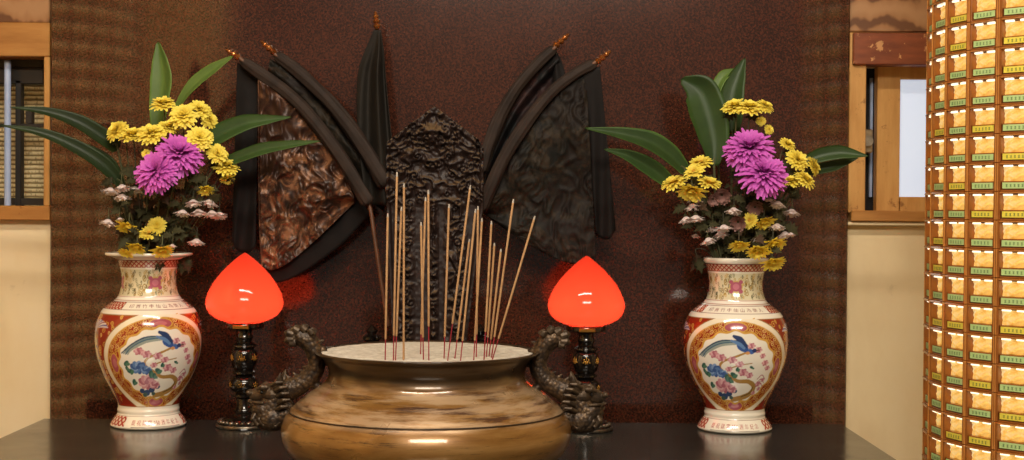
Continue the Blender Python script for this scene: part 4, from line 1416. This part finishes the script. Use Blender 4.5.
def stem_path(pos, n, mouth, foot, droop=False):
    n = Vector(n).normalized()
    if droop:
        up = pos + Vector((0, 0.004, 0.022))
        mid = pos * 0.55 + mouth * 0.45 + Vector((0, 0.01, 0.012))
        pts = [pos + Vector((0, 0, 0.003)), up, up * 0.7 + mid * 0.3 + Vector((0, 0, 0.006)), mid, mouth, foot]
    else:
        p1 = pos - n * 0.025
        mid = pos * 0.45 + mouth * 0.55 + Vector((0, 0.012, 0.0))
        pts = [pos - n * 0.004, p1, mid, mouth, foot]
    return [Vector(p) for p in spline(pts, 26)]


LR = np.random.RandomState(77)
def leaves_on(path, root, t0, t1, cnt, size, grey=0.15):
    for k in range(cnt):
        t = LR.uniform(t0, t1)
        i = int(t * 25)
        p = path[min(i, 25)]
        a = LR.uniform(0, 2 * PI)
        d = Vector((math.cos(a), -abs(math.sin(a)) * 0.9 + 0.25, LR.uniform(-0.7, 0.5))).normalized()
        zax = Vector((LR.uniform(-.5, .5), -1.0, LR.uniform(-.3, .8)))
        yax = zax.cross(d).normalized(); zax = d.cross(yax).normalized()
        mt = Matrix((d, yax, zax)).transposed().to_4x4()
        inst('leaf', leaf_me2 if LR.rand() < grey else leaf_me, root, root.location, p, mt, size * LR.uniform(0.7, 1.25))


def flower(name, kind, px, py, r, n, d, vase_px, lab, cat, group, mesh, droop=False, disc=False, stem_r=0.0014, nleaf=2):
    pos = P(px, py, d)
    R = r * d / F
    mx_, my_ = vase_px
    mouth = P(mx_ + (px - mx_) * 0.30 + LR.uniform(-5, 5), my_ + 1, 3.0 + LR.uniform(-.03, .03))
    c0 = P(mx_, my_, 3.0)
    rad = Vector((mouth.x - c0.x, mouth.y - c0.y))
    if rad.length > 0.045:
        rad *= 0.045 / rad.length
        mouth.x, mouth.y = c0.x + rad.x, c0.y + rad.y
    foot = Vector((c0.x + (c0.x - mouth.x) * 0.4 + LR.uniform(-.01, .01), c0.y + (c0.y - mouth.y) * 0.4, c0.z - 0.17))
    root = thing(name, lab, cat, pos, group)
    m4 = orient(n, LR.uniform(0, 6))
    h = inst('flower_head', mesh, root, pos, pos, m4, R)
    if disc:
        o = bpy.data.objects.new('flower_disc', disc_me); COL.objects.link(o); o.parent = h
    o = bpy.data.objects.new('calyx', calyx_me); COL.objects.link(o); o.parent = h
    pth = stem_path(pos, n, mouth, foot, droop)
    part('stem', MB().tube(pth, stem_r, 6), M['stem'] if LR.rand() < .5 else M['stemdark'], root)
    leaves_on(pth, root, 0.2, 0.72, nleaf, 0.030)
    return root


FRONT = (0, -1, 0.35)
UP = (0, -0.45, 1)
SIDE_R = (0.6, -0.7, 0.6)
SIDE_L = (-0.6, -0.7, 0.6)
DOWN = (0.05, -0.55, -1)
LV = (148.5, 258.0); RV = (733.5, 261.5)
ol, orr = 'yellow chrysanthemums in the left vase', 'yellow chrysanthemums in the right vase'
YL = [  # x, y, r, normal, dist, label, style
    (117, 131, 12, (-0.5, -0.7, 0.6), 2.97, 'leftmost yellow chrysanthemum at the top of the left vase bouquet', 0),
    (133, 136, 13, UP, 2.95, 'yellow chrysanthemum second from the left in the left bouquet top row', 0),
    (152, 134, 14, (0, -0.7, 0.9), 2.93, 'yellow chrysanthemum just above the magenta blooms of the left vase', 0),
    (168, 128, 11, (0.1, -0.6, 1), 2.96, 'yellow chrysanthemum tucked between top row and uppermost heads of left vase', 0),
    (163, 104.5, 12, (0, -0.55, 1), 2.97, 'uppermost yellow chrysanthemum of the left vase, before the upright leaf', 0),
    (183, 116, 14, (0, -0.9, 0.6), 2.95, 'large yellow chrysanthemum right of the upright leaf in the left vase', 0),
    (199, 110, 12, (0.3, -0.7, 0.8), 2.98, 'yellow chrysanthemum at the upper right of the left vase bouquet', 0),
    (209, 120, 10, (0.8, -0.6, 0.5), 2.99, 'yellow chrysanthemum turned right below the upper right one of the left vase', 0),
    (200, 138, 13, (0.3, -0.9, 0.5), 2.93, 'yellow chrysanthemum touching the upper magenta bloom on its right', 0),
    (217, 154, 11, (0.5, -0.8, 0.5), 2.95, 'yellow chrysanthemum below and right of the magenta pair in left vase', 0),
    (226, 167, 13, (0.2, -0.5, 1), 2.97, 'rightmost yellow chrysanthemum of the left vase, seen edge on', 0),
    (227, 179, 7, (0.3, -0.2, -0.9), 2.98, 'small drooping yellow chrysanthemum under the rightmost one of left vase', 1),
    (206, 190, 8, DOWN, 2.94, 'lone small yellow chrysanthemum hanging among the white daisies at right', 1),
    (129, 227, 11, (-0.2, -0.7, -0.4), 2.94, 'yellow chrysanthemum lowest left, in the group above the left vase mouth', 1),
    (149, 234, 11, (0.1, -0.5, 0.9), 2.93, 'yellow chrysanthemum in the middle of the group above the left vase mouth', 1),
    (157, 225.5, 9, (0.1, -0.9, 0.3), 2.95, 'round yellow chrysanthemum at the top of the group above left vase mouth', 0),
    (137, 247, 10, (-0.2, -0.4, -0.8), 2.91, 'yellow chrysanthemum drooping over the left vase rim, left of middle', 1),
    (162, 250, 10, (0.1, -0.4, -0.8), 2.91, 'yellow chrysanthemum drooping over the left vase rim, right of middle', 1),
    (127, 253, 7, (-0.2, -0.5, -0.8), 2.90, 'small yellow chrysanthemum hanging lowest at the left of the left vase rim', 1),
    (146, 153.5, 4.5, FRONT, 2.93, 'tiny yellow bud between the two magenta blooms of the left vase', 0)]
YR = [
    (735, 107.5, 13, (-0.2, -0.5, 1), 2.96, 'left head of the yellow row crowning the right vase bouquet', 0),
    (750, 108.5, 13, (0, -0.5, 1), 2.94, 'middle head of the yellow row crowning the right vase bouquet', 0),
    (765, 106.5, 9, (0.4, -0.6, 0.9), 2.95, 'right head of the yellow row crowning the right vase bouquet', 0),
    (761, 121, 5, FRONT, 2.96, 'small yellow bud under the crowning row of the right vase', 0),
    (769, 129.5, 5, (0.3, -0.9, 0.3), 2.97, 'tiny yellow bud right of the upper magenta bloom in the right vase', 0),
    (787, 145, 9, (0.4, -0.6, 0.8), 2.98, 'topmost of the yellow heads on the right side of the right vase', 0),
    (797, 160, 12, (0.5, -0.8, 0.6), 2.95, 'large yellow head in the middle of the right side cluster, right vase', 0),
    (813, 166, 10, (0.9, -0.5, 0.4), 2.97, 'rightmost yellow chrysanthemum of the right vase', 0),
    (805, 180, 11, (0.5, -0.5, 0.8), 2.94, 'lower right yellow head under the rightmost one, right vase', 0),
    (791, 182, 10, (0, -0.4, 0.9), 2.95, 'yellow head right beside the lower magenta bloom of the right vase', 0),
    (701, 163, 11, (-0.2, -0.5, 1), 2.96, 'topmost yellow head of the left side cluster in the right vase', 1),
    (694, 172, 10, (-0.4, -0.7, 0.7), 2.94, 'yellow head in the centre of the left side cluster in the right vase', 1),
    (674, 183, 13, (-0.4, -0.35, 0.9), 2.96, 'leftmost yellow chrysanthemum of the right vase', 1),
    (692, 190, 13, (-0.1, -0.5, -0.6), 2.91, 'lowest yellow head of the left side cluster in the right vase', 1),
    (709, 183.5, 12, (0.2, -0.4, 0.9), 2.93, 'yellow head at the right of the left side cluster in the right vase', 1),
    (750, 220.5, 8, (-0.6, -0.7, 0.1), 2.92, 'yellow flower facing left below the lower magenta bloom', 1),
    (764, 221.5, 10, (0.3, -0.6, -0.5), 2.93, 'yellow flower turned right below the lower magenta bloom', 1),
    (739, 245, 9, DOWN, 2.91, 'leftmost of the yellow flowers just above the right vase mouth', 1),
    (758, 250, 11, (0, -0.5, -0.8), 2.90, 'central yellow flower just above the right vase mouth', 1),
    (773, 243, 11, (0.2, -0.4, -0.9), 2.91, 'yellow flower above and right of the right vase mouth', 1),
    (772, 262, 11, (0.1, -0.4, -0.9), 2.90, 'lowest yellow flower, hanging past the right edge of the right vase rim', 1)]
for lst, vp, grp in ((YL, LV, ol), (YR, RV, orr)):
    for k, (x, y, r, n, d, lab, stl) in enumerate(lst):
        me = (ysingle[k % 3] if stl else yel[k % 4])
        if n[2] < -0.2:
            me = ydroop[k % 3]; n = (n[0], -0.55, -0.9); r *= 1.15; y -= 2.5; d -= 0.015
        flower('yellow_chrysanthemum', 'y', x, y, r * 1.04, n, d, vp, lab, 'flower', grp, me, droop=n[2] < -0.2, disc=bool(stl), nleaf=3)
for x, y, r, n, d, vp, lab, g in (
        (179, 155, 25, (0.2, -0.72, 0.75), 2.91, LV, 'upper magenta chrysanthemum of the left vase', 'magenta chrysanthemums in the left vase'),
        (157, 172, 23, (-0.15, -0.85, 0.45), 2.88, LV, 'lower magenta chrysanthemum of the left vase', 'magenta chrysanthemums in the left vase'),
        (749, 150, 26, (-0.1, -0.65, 0.8), 2.91, RV, 'upper magenta chrysanthemum of the right vase', 'magenta chrysanthemums in the right vase'),
        (763, 175, 26, (0.1, -0.72, 0.7), 2.88, RV, 'lower magenta chrysanthemum of the right vase', 'magenta chrysanthemums in the right vase')):
    flower('magenta_chrysanthemum', 'p', x, y, r, n, d, vp, lab, 'flower', g, pur[int(x) % 3], nleaf=3, stem_r=0.002)
WL = [(111, 189, 'leftmost white daisy of the upper left cluster, left vase'), (122.5, 195.5, 'lowest white daisy of the upper left cluster, left vase'), (121.5, 186, 'middle white daisy of the upper left cluster, left vase'),
      (135, 187.5, 'white daisy at the right of the upper left cluster, touching the magenta bloom'), (193, 201, 'white daisy at the upper left of the right hand cluster, left vase'),
      (183, 211, 'white daisy at the lower left of the right hand cluster, left vase'), (198, 210.5, 'white daisy in the lower middle of the right hand cluster, left vase'),
      (210.5, 201, 'pinkish white daisy at the upper right of the right hand cluster, left vase'), (211.5, 212, 'white daisy second from right in the lower row, left vase'),
      (219, 213.5, 'rightmost small white daisy of the left vase'), (108.5, 220.5, 'lone white daisy hanging far left of the left vase bouquet'),
      (119.5, 219, 'tiny white bud beside the lone daisy at far left'), (196.5, 240, 'white daisy hanging lowest at the right, above the left vase shoulder'), (172.5, 245.5, 'white bud just above the rim of the left vase')]
WRr = [(695, 199, 'pale pink daisy highest at the left of the right vase bouquet'), (692.5, 205, 'white daisy just under the pale pink one, left of right bouquet'), (685.5, 218, 'leftmost white daisy of the right vase'),
       (695.5, 216.5, 'white daisy beside the leftmost one in the right vase'), (734, 209, 'white daisy left of the lower magenta bloom, centre of right bouquet'), (768, 199, 'white daisy under the right edge of the lower magenta bloom'),
       (778, 202.5, 'pinkish daisy right of the one under the magenta bloom'), (792, 210.5, 'rightmost white daisy of the right vase, standing apart'), (713, 226.5, 'white daisy at the left of the trio in mid bouquet, right vase'),
       (723.5, 226, 'small daisy at the right of the trio in mid bouquet, right vase'), (720, 232.5, 'white daisy at the bottom of the trio in mid bouquet, right vase'), (777, 225, 'white daisy right of the yellow pair, right vase'),
       (784, 233, 'small white daisy of the lower right pair, left one'), (791, 234, 'small white bud of the lower right pair, right one'), (757, 237.5, 'greyish daisy just above the central yellow flower, right vase'),
       (707.5, 239, 'pinkish daisy low at the left of the right vase bouquet'), (696, 235.5, 'tiny pink bud hanging lowest left in the right vase')]
for lst, vp, g in ((WL, LV, 'small white daisies in the left vase'), (WRr, RV, 'small white daisies in the right vase')):
    for k, (x, y, lab) in enumerate(lst):
        tiny = 'bud' in lab or 'tiny' in lab
        r = 5.0 if tiny else 9.4
        flower('white_daisy', 'w', x, y - 1.5, r, (LR.uniform(-.25, .25), -0.22, -1), 2.93 + LR.uniform(-.03, .02), vp, lab, 'flower', g, whi[k % 3], droop=True, stem_r=0.0008, nleaf=2)
for x, y, r, lab in ((722, 195, 9.5, 'wilted pink flower left of the magenta pair in right vase'), (713, 199, 7, 'small wilted flower at the left of the larger wilted one, right vase'), (755, 207, 9, 'withered brown flower below the lower magenta bloom, right vase'), (738, 222, 9, 'withered brown flower hanging in the centre of the right bouquet')):
    flower('wilted_flower', 'x', x, y, r, (LR.uniform(-.4, .4), -0.8, -0.3), 2.92, RV, lab, 'flower', 'wilted flowers in the right vase', wil[int(x) % 2], stem_r=0.001, nleaf=2)


# filler sprigs
def sprig(px, py, d, vp, lab, g, n):
    pos = P(px, py, d)
    c0 = P(vp[0], vp[1], 3.0)
    mouth = Vector((c0.x + max(-0.04, min(0.04, (pos.x - c0.x) * 0.35)), c0.y + LR.uniform(-.03, .02), c0.z))
    foot = Vector((c0.x - (mouth.x - c0.x) * .4, c0.y, c0.z - 0.16))
    rt = thing('leafy_sprig', lab, 'foliage', pos, g)
    pth = [Vector(p) for p in spline([pos, pos * 0.5 + mouth * 0.5 + Vector((0, 0.0, 0.01)), mouth, foot], 26)]
    part('stem', MB().tube(pth, 0.0017, 6), M['stemdark'], rt)
    leaves_on(pth, rt, 0.0, 0.6, n, 0.034, 0.22)


for vp, g, pts in ((LV, 'dark leafy sprigs in the left vase', [(122, 200, 'dark leafy sprig furthest left in the left vase'), (141, 192, 'dark leafy sprig under the left magenta bloom'), (160, 200, 'dark leafy sprig in the middle of the left vase'), (176, 190, 'dark leafy sprig just right of the middle of the left vase'), (192, 196, 'dark leafy sprig behind the right white daisies of left vase'), (186, 226, 'low dark leafy sprig at right of the left vase mouth'), (130, 210, 'low dark leafy sprig at left of the left vase mouth')]),
                   (RV, 'dark leafy sprigs in the right vase', [(708, 205, 'dark leafy sprig furthest left in the right vase'), (724, 190, 'dark leafy sprig left of the magenta blooms in right vase'), (742, 200, 'dark leafy sprig in the middle of the right vase'), (756, 196, 'dark leafy sprig under the lower magenta bloom, right vase'), (774, 200, 'dark leafy sprig right of the magenta blooms in right vase'), (782, 222, 'low dark leafy sprig at right of the right vase mouth'), (716, 226, 'low dark leafy sprig at left of the right vase mouth')])):
    for x, y, lab in pts:
        sprig(x, y, 2.985, vp, lab, g, 13)
# leaves hanging over the rims
for vp, x, y, lab in ((LV, 158, 262, 'withered leaf hanging over the front of the left vase rim'), (LV, 184, 263, 'withered leaf hanging over the right side of the left vase rim'), (RV, 697, 262, 'withered leaf clump over the left end of the right vase rim')):
    c0 = P(vp[0], vp[1], 3.0)
    p = P(x, y - 4, 2.94 if x < 190 and x > 150 and x < 170 else 2.985)
    rt = thing('withered_leaf', lab, 'foliage', p)
    up = p + Vector((0, 0.02, 0.018))
    pth = [Vector(q) for q in spline([p, p * .3 + up * .7 + Vector((0, -.004, 0.006)), Vector((c0.x + (p.x - c0.x) * .6, c0.y + (p.y - c0.y) * .5, c0.z + 0.012)), Vector((c0.x, c0.y, c0.z - 0.08))], 26)]
    part('stem', MB().tube(pth, 0.0012, 6), M['stemdark'], rt)
    for k in range(4):
        dr = Vector((LR.uniform(-.5, .5), -0.3, -1)).normalized(); za = Vector((LR.uniform(-.6, .6), -1, 0.1)); ya = za.cross(dr).normalized(); za = dr.cross(ya)
        inst('leaf', leaf_me2 if k % 2 else leaf_me, rt, rt.location, pth[k], Matrix((dr, ya, za)).transposed().to_4x4(), 0.034)


# long blade leaves
def blade(lab, pts, widths, d0, d1, vp, mat, group, roll=0.0, belly=0.0, light=1.0, edge=(1.5, 1.5, 1.25)):
    n1, n2 = 36, 9
    q = spline(pts, n1)
    ds_ = d0 + (d1 - d0) * np.linspace(0, 1, n1) - belly * np.sin(np.linspace(0, 1, n1) * PI)
    C = [P(x, y, d) for (x, y), d in zip(q, ds_)]
    ws = np.interp(np.linspace(0, 1, n1), np.linspace(0, 1, len(widths)), widths) * 3.0 / F / 2
    ws = np.convolve(np.pad(ws, 2, 'edge'), [.1, .2, .4, .2, .1], 'valid'); ws[-1] = 0.0006; ws[0] = min(ws[0], .006)
    view = Vector((0, 1, 0))
    g, cols = [], []
    for i in range(n1):
        tn = (C[min(i + 1, n1 - 1)] - C[max(i - 1, 0)]).normalized()
        sd = tn.cross(view).normalized()
        up = sd.cross(tn).normalized()
        sd2 = sd * math.cos(roll) + up * math.sin(roll); up2 = up * math.cos(roll) - sd * math.sin(roll)
        row = []
        for j in range(n2):
            s = (j / (n2 - 1) * 2 - 1)
            off = sd2 * (s * ws[i]) - up2 * (abs(s) ** 1.3 * ws[i] * 0.38) + up2 * (0.02 * ws[i] * math.cos(s * 22) * (1 - abs(s)))
            p = C[i] + off
            row.append((p, p + up2 * 0.0012))
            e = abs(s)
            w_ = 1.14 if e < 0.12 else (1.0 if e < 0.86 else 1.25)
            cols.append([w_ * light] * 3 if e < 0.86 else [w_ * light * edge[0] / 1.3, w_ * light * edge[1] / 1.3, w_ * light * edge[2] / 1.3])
        g.append(row)
    c0 = P(vp[0], vp[1], 3.0)
    rt = thing('blade_leaf', lab, 'leaf', C[0], group)
    o = part('blade', MB().grid(g), mat, rt, angle=0, recalc=False)
    set_col(o, np.array(cols + cols))
    dirm = Vector((C[0].x - c0.x, C[0].y - c0.y, 0))
    mouth = c0 + (dirm * min(1, 0.035 / max(dirm.length, 1e-4)))
    foot = c0 - dirm * 0.1 + Vector((0, 0, -0.16))
    foot.x = c0.x + max(-.03, min(.03, foot.x - c0.x)); foot.y = c0.y
    sp = [C[3], C[0], C[0] * .5 + mouth * .5 + (C[0] - C[4]) * 0.3, mouth, foot]
    part('stalk', MB().tube([Vector(p) for p in spline(sp, 22)], [0.0016] * 4 + [0.0026] * 18, 8), M['stem'], rt)


gl_, gr_ = 'long blade leaves in the left vase', 'long blade leaves in the right vase'
blade('upright broad green leaf at the top of the left vase', [(159, 132), (160, 108), (163, 80), (161, 60), (158, 42)], [14, 20, 25, 17, 3], 3.04, 3.05, LV, M['leaf_light'], gl_, 0.25)
blade('narrow arching green leaf at the upper right of the left vase', [(174, 118), (182, 100), (196, 83), (214, 69), (233, 56)], [6, 9, 15, 13, 2], 3.02, 3.0, LV, M['leaf_light'], gl_, 0.5)
blade('upper of two dark leaves reaching right from the left vase', [(205, 146), (222, 134), (245, 124), (268, 120), (291, 117)], [14, 22, 18, 10, 1], 2.99, 2.98, LV, M['leaf_dark'], gl_, 0.35, light=1.5)
blade('lower of two dark leaves reaching right from the left vase', [(216, 166), (236, 159), (262, 150), (290, 145), (320, 141)], [9, 13, 14, 9, 1], 2.98, 2.95, LV, M['leaf_dark'], gl_, 0.45, light=1.3)
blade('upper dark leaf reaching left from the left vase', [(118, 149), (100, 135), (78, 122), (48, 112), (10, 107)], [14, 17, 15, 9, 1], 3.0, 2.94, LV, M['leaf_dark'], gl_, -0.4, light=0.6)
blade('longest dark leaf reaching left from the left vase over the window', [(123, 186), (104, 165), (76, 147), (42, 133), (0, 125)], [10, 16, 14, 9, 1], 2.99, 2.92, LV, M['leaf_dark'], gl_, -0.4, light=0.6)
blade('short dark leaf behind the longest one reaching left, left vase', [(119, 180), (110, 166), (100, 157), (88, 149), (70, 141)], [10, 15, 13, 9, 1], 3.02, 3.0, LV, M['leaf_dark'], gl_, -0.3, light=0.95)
blade('broad rounded upright green leaf of the right vase', [(714, 166), (714, 140), (708, 112), (699, 90), (681, 79)], [10, 30, 38, 34, 5], 2.98, 3.0, RV, M['leaf_dark'], gr_, 0.1, light=1.15)
blade('upright pointed leaf behind the broad one in the right vase', [(732, 138), (733, 116), (733, 94), (738, 76), (745, 58)], [12, 22, 25, 17, 2], 3.04, 3.06, RV, M['leaf_dark'], gr_, 0.3, light=1.1)
blade('folded leaf edge between the two upright leaves of right vase', [(716, 100), (718, 86), (724, 76), (732, 72), (743, 70)], [6, 12, 12, 7, 2], 3.05, 3.07, RV, M['leaf_light'], gr_, 0.5)
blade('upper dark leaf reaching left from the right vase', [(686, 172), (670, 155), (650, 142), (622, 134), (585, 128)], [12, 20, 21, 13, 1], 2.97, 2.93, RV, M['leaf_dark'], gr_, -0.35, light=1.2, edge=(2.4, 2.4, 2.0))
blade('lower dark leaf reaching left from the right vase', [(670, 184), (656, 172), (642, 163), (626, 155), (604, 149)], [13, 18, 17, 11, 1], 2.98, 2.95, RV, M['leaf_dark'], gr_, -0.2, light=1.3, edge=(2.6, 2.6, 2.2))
blade('upper dark leaf reaching right from the right vase', [(804, 162), (820, 156), (838, 153), (852, 154), (868, 156)], [9, 15, 15, 10, 1], 2.98, 2.96, RV, M['leaf_dark'], gr_, 0.3, light=1.1)
blade('lower dark leaf reaching right from the right vase', [(806, 172), (820, 169), (834, 166), (846, 162), (858, 158)], [8, 11, 11, 7, 1], 3.0, 2.99, RV, M['leaf_dark'], gr_, 0.2, light=1.1)

# ------------------------------------------------------------------ blessing light columns
NCOL = 28
A_SHIFT = 7.2
def column(cx, cy, R, pitch, z_lo, z_hi, lab, vis=None, a_off=0.0, simple_=False, NCOL=28):
    rt = thing('blessing_light_column', lab, 'light column', (cx, cy, 0))
    part('core', MB().lathe([(R - 0.012, 0.0), (R - 0.012, 3.1)], (cx, cy, 0), 56), M['amberdark'], rt, angle=60)
    W = 2 * PI * R / NCOL
    kx = W / 33.7; kz = pitch / 28.9

    def cellgeo():
        # local frame: x across, y outwards, z up; photo pixel proportions
        fr_ = MB()
        fr_.box((-16.85 * kx, -0.012, -0 * kz), (-13.6 * kx, 0.004, 28.9 * kz), bevel=0.0012)
        fr_.box((13.6 * kx, -0.012, 0), (16.85 * kx, 0.004, 28.9 * kz), bevel=0.0012)
        fr_.box((-13.6 * kx, -0.012, 26.6 * kz), (13.6 * kx, 0.006, 28.9 * kz), bevel=0.001)
        fr_.box((-13.6 * kx, -0.012, 0), (13.6 * kx, 0.003, 1.4 * kz), bevel=0.0008)
        fr_.box((-13.6 * kx, -0.011, 9.2 * kz), (13.6 * kx, 0.0005, 10.2 * kz))
        dk = MB().box((-13.2 * kx, -0.011, 0.9 * kz), (13.2 * kx, 0.0004, 9.8 * kz), bevel=0.0006)
        gw = MB()
        # embossed lit pane
        n = 7
        g = []
        for i in range(n):
            row = []
            for j in range(n):
                u, v = i / (n - 1), j / (n - 1)
                e = min(u, 1 - u, v, 1 - v)
                y = -0.0085 + 0.005 * min(1, e * 4) + 0.002 * math.sin(i * 2.1 + j) * math.cos(j * 1.7)
                row.append((Vector(((-13.4 + 26.8 * u) * kx, y, (10.4 + 15.0 * v) * kz)), Vector(((-13.4 + 26.8 * u) * kx, -0.0105, (10.4 + 15.0 * v) * kz))))
            g.append(row)
        gw.grid(g)
        ld_ = MB()
        for xx in (-7.4, 7.0):
            ld_.box(((xx - 4.2) * kx, -0.0045, 24.6 * kz), ((xx + 4.2) * kx, 0.0008, 26.4 * kz), bevel=0.0007)
        lb = MB().box((-12.0 * kx, -0.001, 2.9 * kz), (12.0 * kx, 0.0016, 9.0 * kz))
        ink = MB()
        for k in range(5):
            x0 = (-7.9 + 3.8 * k) * kx - 0.9 * kx
            for (ax, az, bx, bz) in ((0, 4.4, 2.0, 4.8), (0.2, 5.6, 1.8, 6.0), (0, 6.7, 2.0, 7.1), (0.85, 4.2, 1.2, 7.3)):
                ink.box((x0 + ax * kx, 0.0015, az * kz), (x0 + bx * kx, 0.0018, bz * kz))
        rg_ = MB()  # paler ridges: highlights on the frame walls, put into colour and shape
        for sx_ in (-1, 1):
            xa_, xb_ = sorted((sx_ * 16.7 * kx, sx_ * 15.6 * kx))
            rg_.box((xa_, -0.004, 0.4 * kz), (xb_, 0.0050, 28.5 * kz), bevel=0.0006)
        rg_.box((-13.2 * kx, -0.004, 26.9 * kz), (13.2 * kx, 0.0068, 27.8 * kz), bevel=0.0006)
        return fr_, dk, gw, ld_, lb, ink, rg_
    G6 = cellgeo()

    def xf(i, zrow):
        a = a_off + i * 2 * PI / NCOL                       # angle from -Y, turning towards -X
        d = Vector((-math.sin(a), -math.cos(a), 0))
        sx = Vector((math.cos(a), -math.sin(a), 0)) * 1.0
        Rm = Matrix((sx, d, Vector((0, 0, 1)))).transposed()
        return Rm.to_4x4(), Vector((cx, cy, zrow)) + d * R
    nrows = int((z_hi - z_lo) / pitch)
    shared = {}

    def m_of(k, key, mat):
        kk_ = key
        if kk_ not in shared:
            me = bpy.data.meshes.new(key); me.from_pydata([tuple(v) for v in G6[k].v], [], G6[k].f); me.materials.append(mat)
            bm = bmesh.new(); bm.from_mesh(me); bmesh.ops.recalc_face_normals(bm, faces=bm.faces); bm.to_mesh(me); bm.free()
            shared[kk_] = me
        return shared[kk_]
    rest = [MB() for _ in range(7)]
    rr_ = np.random.RandomState(3)
    for r in range(nrows):
        zr = z_lo + r * pitch
        for i in range(NCOL):
            Rm, pos = xf(i, zr)
            yellow = rr_.rand() < 0.22
            if vis and vis(i, zr):
                o = bpy.data.objects.new('lamp_niche', m_of(0, 'niche_frame', M['amberplastic'])); COL.objects.link(o); o.parent = rt
                o.matrix_local = Matrix.Translation(pos - rt.location) @ Rm
                for k, nm, mt in ((1, 'label_holder', M['amberdark']), (2, 'lit_pane', M['glow']), (3, 'bulb_pair', M['led']), (6, 'edge_glint', M['amberglint'])):
                    c = bpy.data.objects.new(nm, m_of(k, nm, mt)); COL.objects.link(c); c.parent = o
                nm = 'name_card'
                c = bpy.data.objects.new(nm, m_of(4, 'card_y' if yellow else 'card_g', M['label_yellow'] if yellow else M['label_green'])); COL.objects.link(c); c.parent = o
                c['label'] = 'yellow name card' if yellow else 'pale green name card'
                c = bpy.data.objects.new('lettering', m_of(5, 'card_ink', M['labelink'])); COL.objects.link(c); c.parent = o
            else:
                for k in range(7):
                    if k == 5 or (simple_ and k in (1,)):
                        continue
                    if k == 2:   # simple lit quad for cells out of view
                        q = MB(); q.box((-13.4 * kx, -0.0105, 10.4 * kz), (13.4 * kx, -0.005, 25.4 * kz))
                        src = q
                    else:
                        src = G6[k]
                    rest[k].add([Rm @ Vector(v) + pos for v in src.v], src.f)
    mats = [M['amberplastic'], M['amberdark'], M['glow_strong'] if simple_ else M['glow'], M['led_strong'] if simple_ else M['led'], M['label_green'], M['labelink'], M['amberglint']]
    allm = MB()
    for k in range(7):
        allm.cur = k
        b = len(allm.v)
        allm.v += rest[k].v
        allm.f += [tuple(i + b for i in f) for f in rest[k].f]
        allm.mi += [k] * len(rest[k].f)
    o = part('lamp_niches', allm, mats, rt, smooth=False, recalc=False)
    o['kind'] = 'stuff'
    return rt


DCOL = 2.62
RC = 155 / F * DCOL
ccx = P(1089.5, 235, DCOL).x
pitch = 29.4 / F * (DCOL - RC * 0.80)
# rows: bottom edge of one row's cell sits at photo row 243.5 near x = 1000
zref = P(1010, 244, DCOL - RC * 0.80).z - 5.8 * pitch / 28.9
z_lo = zref - 14 * pitch
zv0, zv1 = P(1000, 474, DCOL - RC).z, P(1000, -4, DCOL - RC).z
# cell i is centred at angle i*2pi/28 + a_off from -Y towards -X ; silhouette at 90 deg
a_off = math.radians(90 - 63.8 + A_SHIFT) - 2 * 2 * PI / NCOL
column(ccx, DCOL, RC, pitch, z_lo, z_lo + 30 * pitch, 'round column of glowing amber prayer light niches at the right edge',
       vis=lambda i, z: 1 <= i <= 6 and z > zv0 - pitch * 0.8 and z < zv1 + 0.004, a_off=a_off)
column(-1.33, 2.42, 0.28, 0.049, 0.75, 2.1, 'nearer column of amber prayer lights left of the view, seen mirrored in the panel', a_off=0.1, simple_=True)
column(-1.345, 1.36, 0.335, 0.062, 0.6, 2.3, 'further column of amber prayer lights left of the view, seen mirrored in the panel', a_off=0.1, simple_=True, NCOL=30)

# ------------------------------------------------------------------ light
def area(name, loc, size, size_y, energy, color, target):
    ld = bpy.data.lights.new(name, 'AREA'); ld.shape = 'RECTANGLE'; ld.size = size; ld.size_y = size_y; ld.energy = energy; ld.color = color
    o = bpy.data.objects.new(name, ld); COL.objects.link(o); o.location = loc
    d = Vector(target) - Vector(loc)
    o.rotation_euler = d.to_track_quat('-Z', 'Y').to_euler()
    return o
area('ceiling_tube', (-0.1, 1.45, 2.95), 1.5, 0.10, 30, (1.0, 0.90, 0.76), (-0.1, 2.7, 0.9))
area('front_fill', (0.1, -0.55, 3.0), 1.6, 0.6, 105, (1.0, 0.89, 0.74), (0, 2.6, 1.0))  # unseen fill added behind the camera to brighten vases and flowers
area('outside_daylight', (-1.35, DW + 0.45, 2.3), 0.5, 0.3, 34, (1.0, 0.97, 0.9), (P(20, 130, DW + .17).x, DW + 0.1, 1.5))
w = bpy.data.worlds.new('world'); scn.world = w; w.use_nodes = True
w.node_tree.nodes['Background'].inputs[0].default_value = (0.9, 0.75, 0.6, 1); w.node_tree.nodes['Background'].inputs[1].default_value = 0.15

scn.view_settings.view_transform = 'Standard'
scn.view_settings.look = 'None'
scn.view_settings.exposure = 0.0
scn.view_settings.gamma = 1.0
scn.view_settings.use_curve_mapping = False
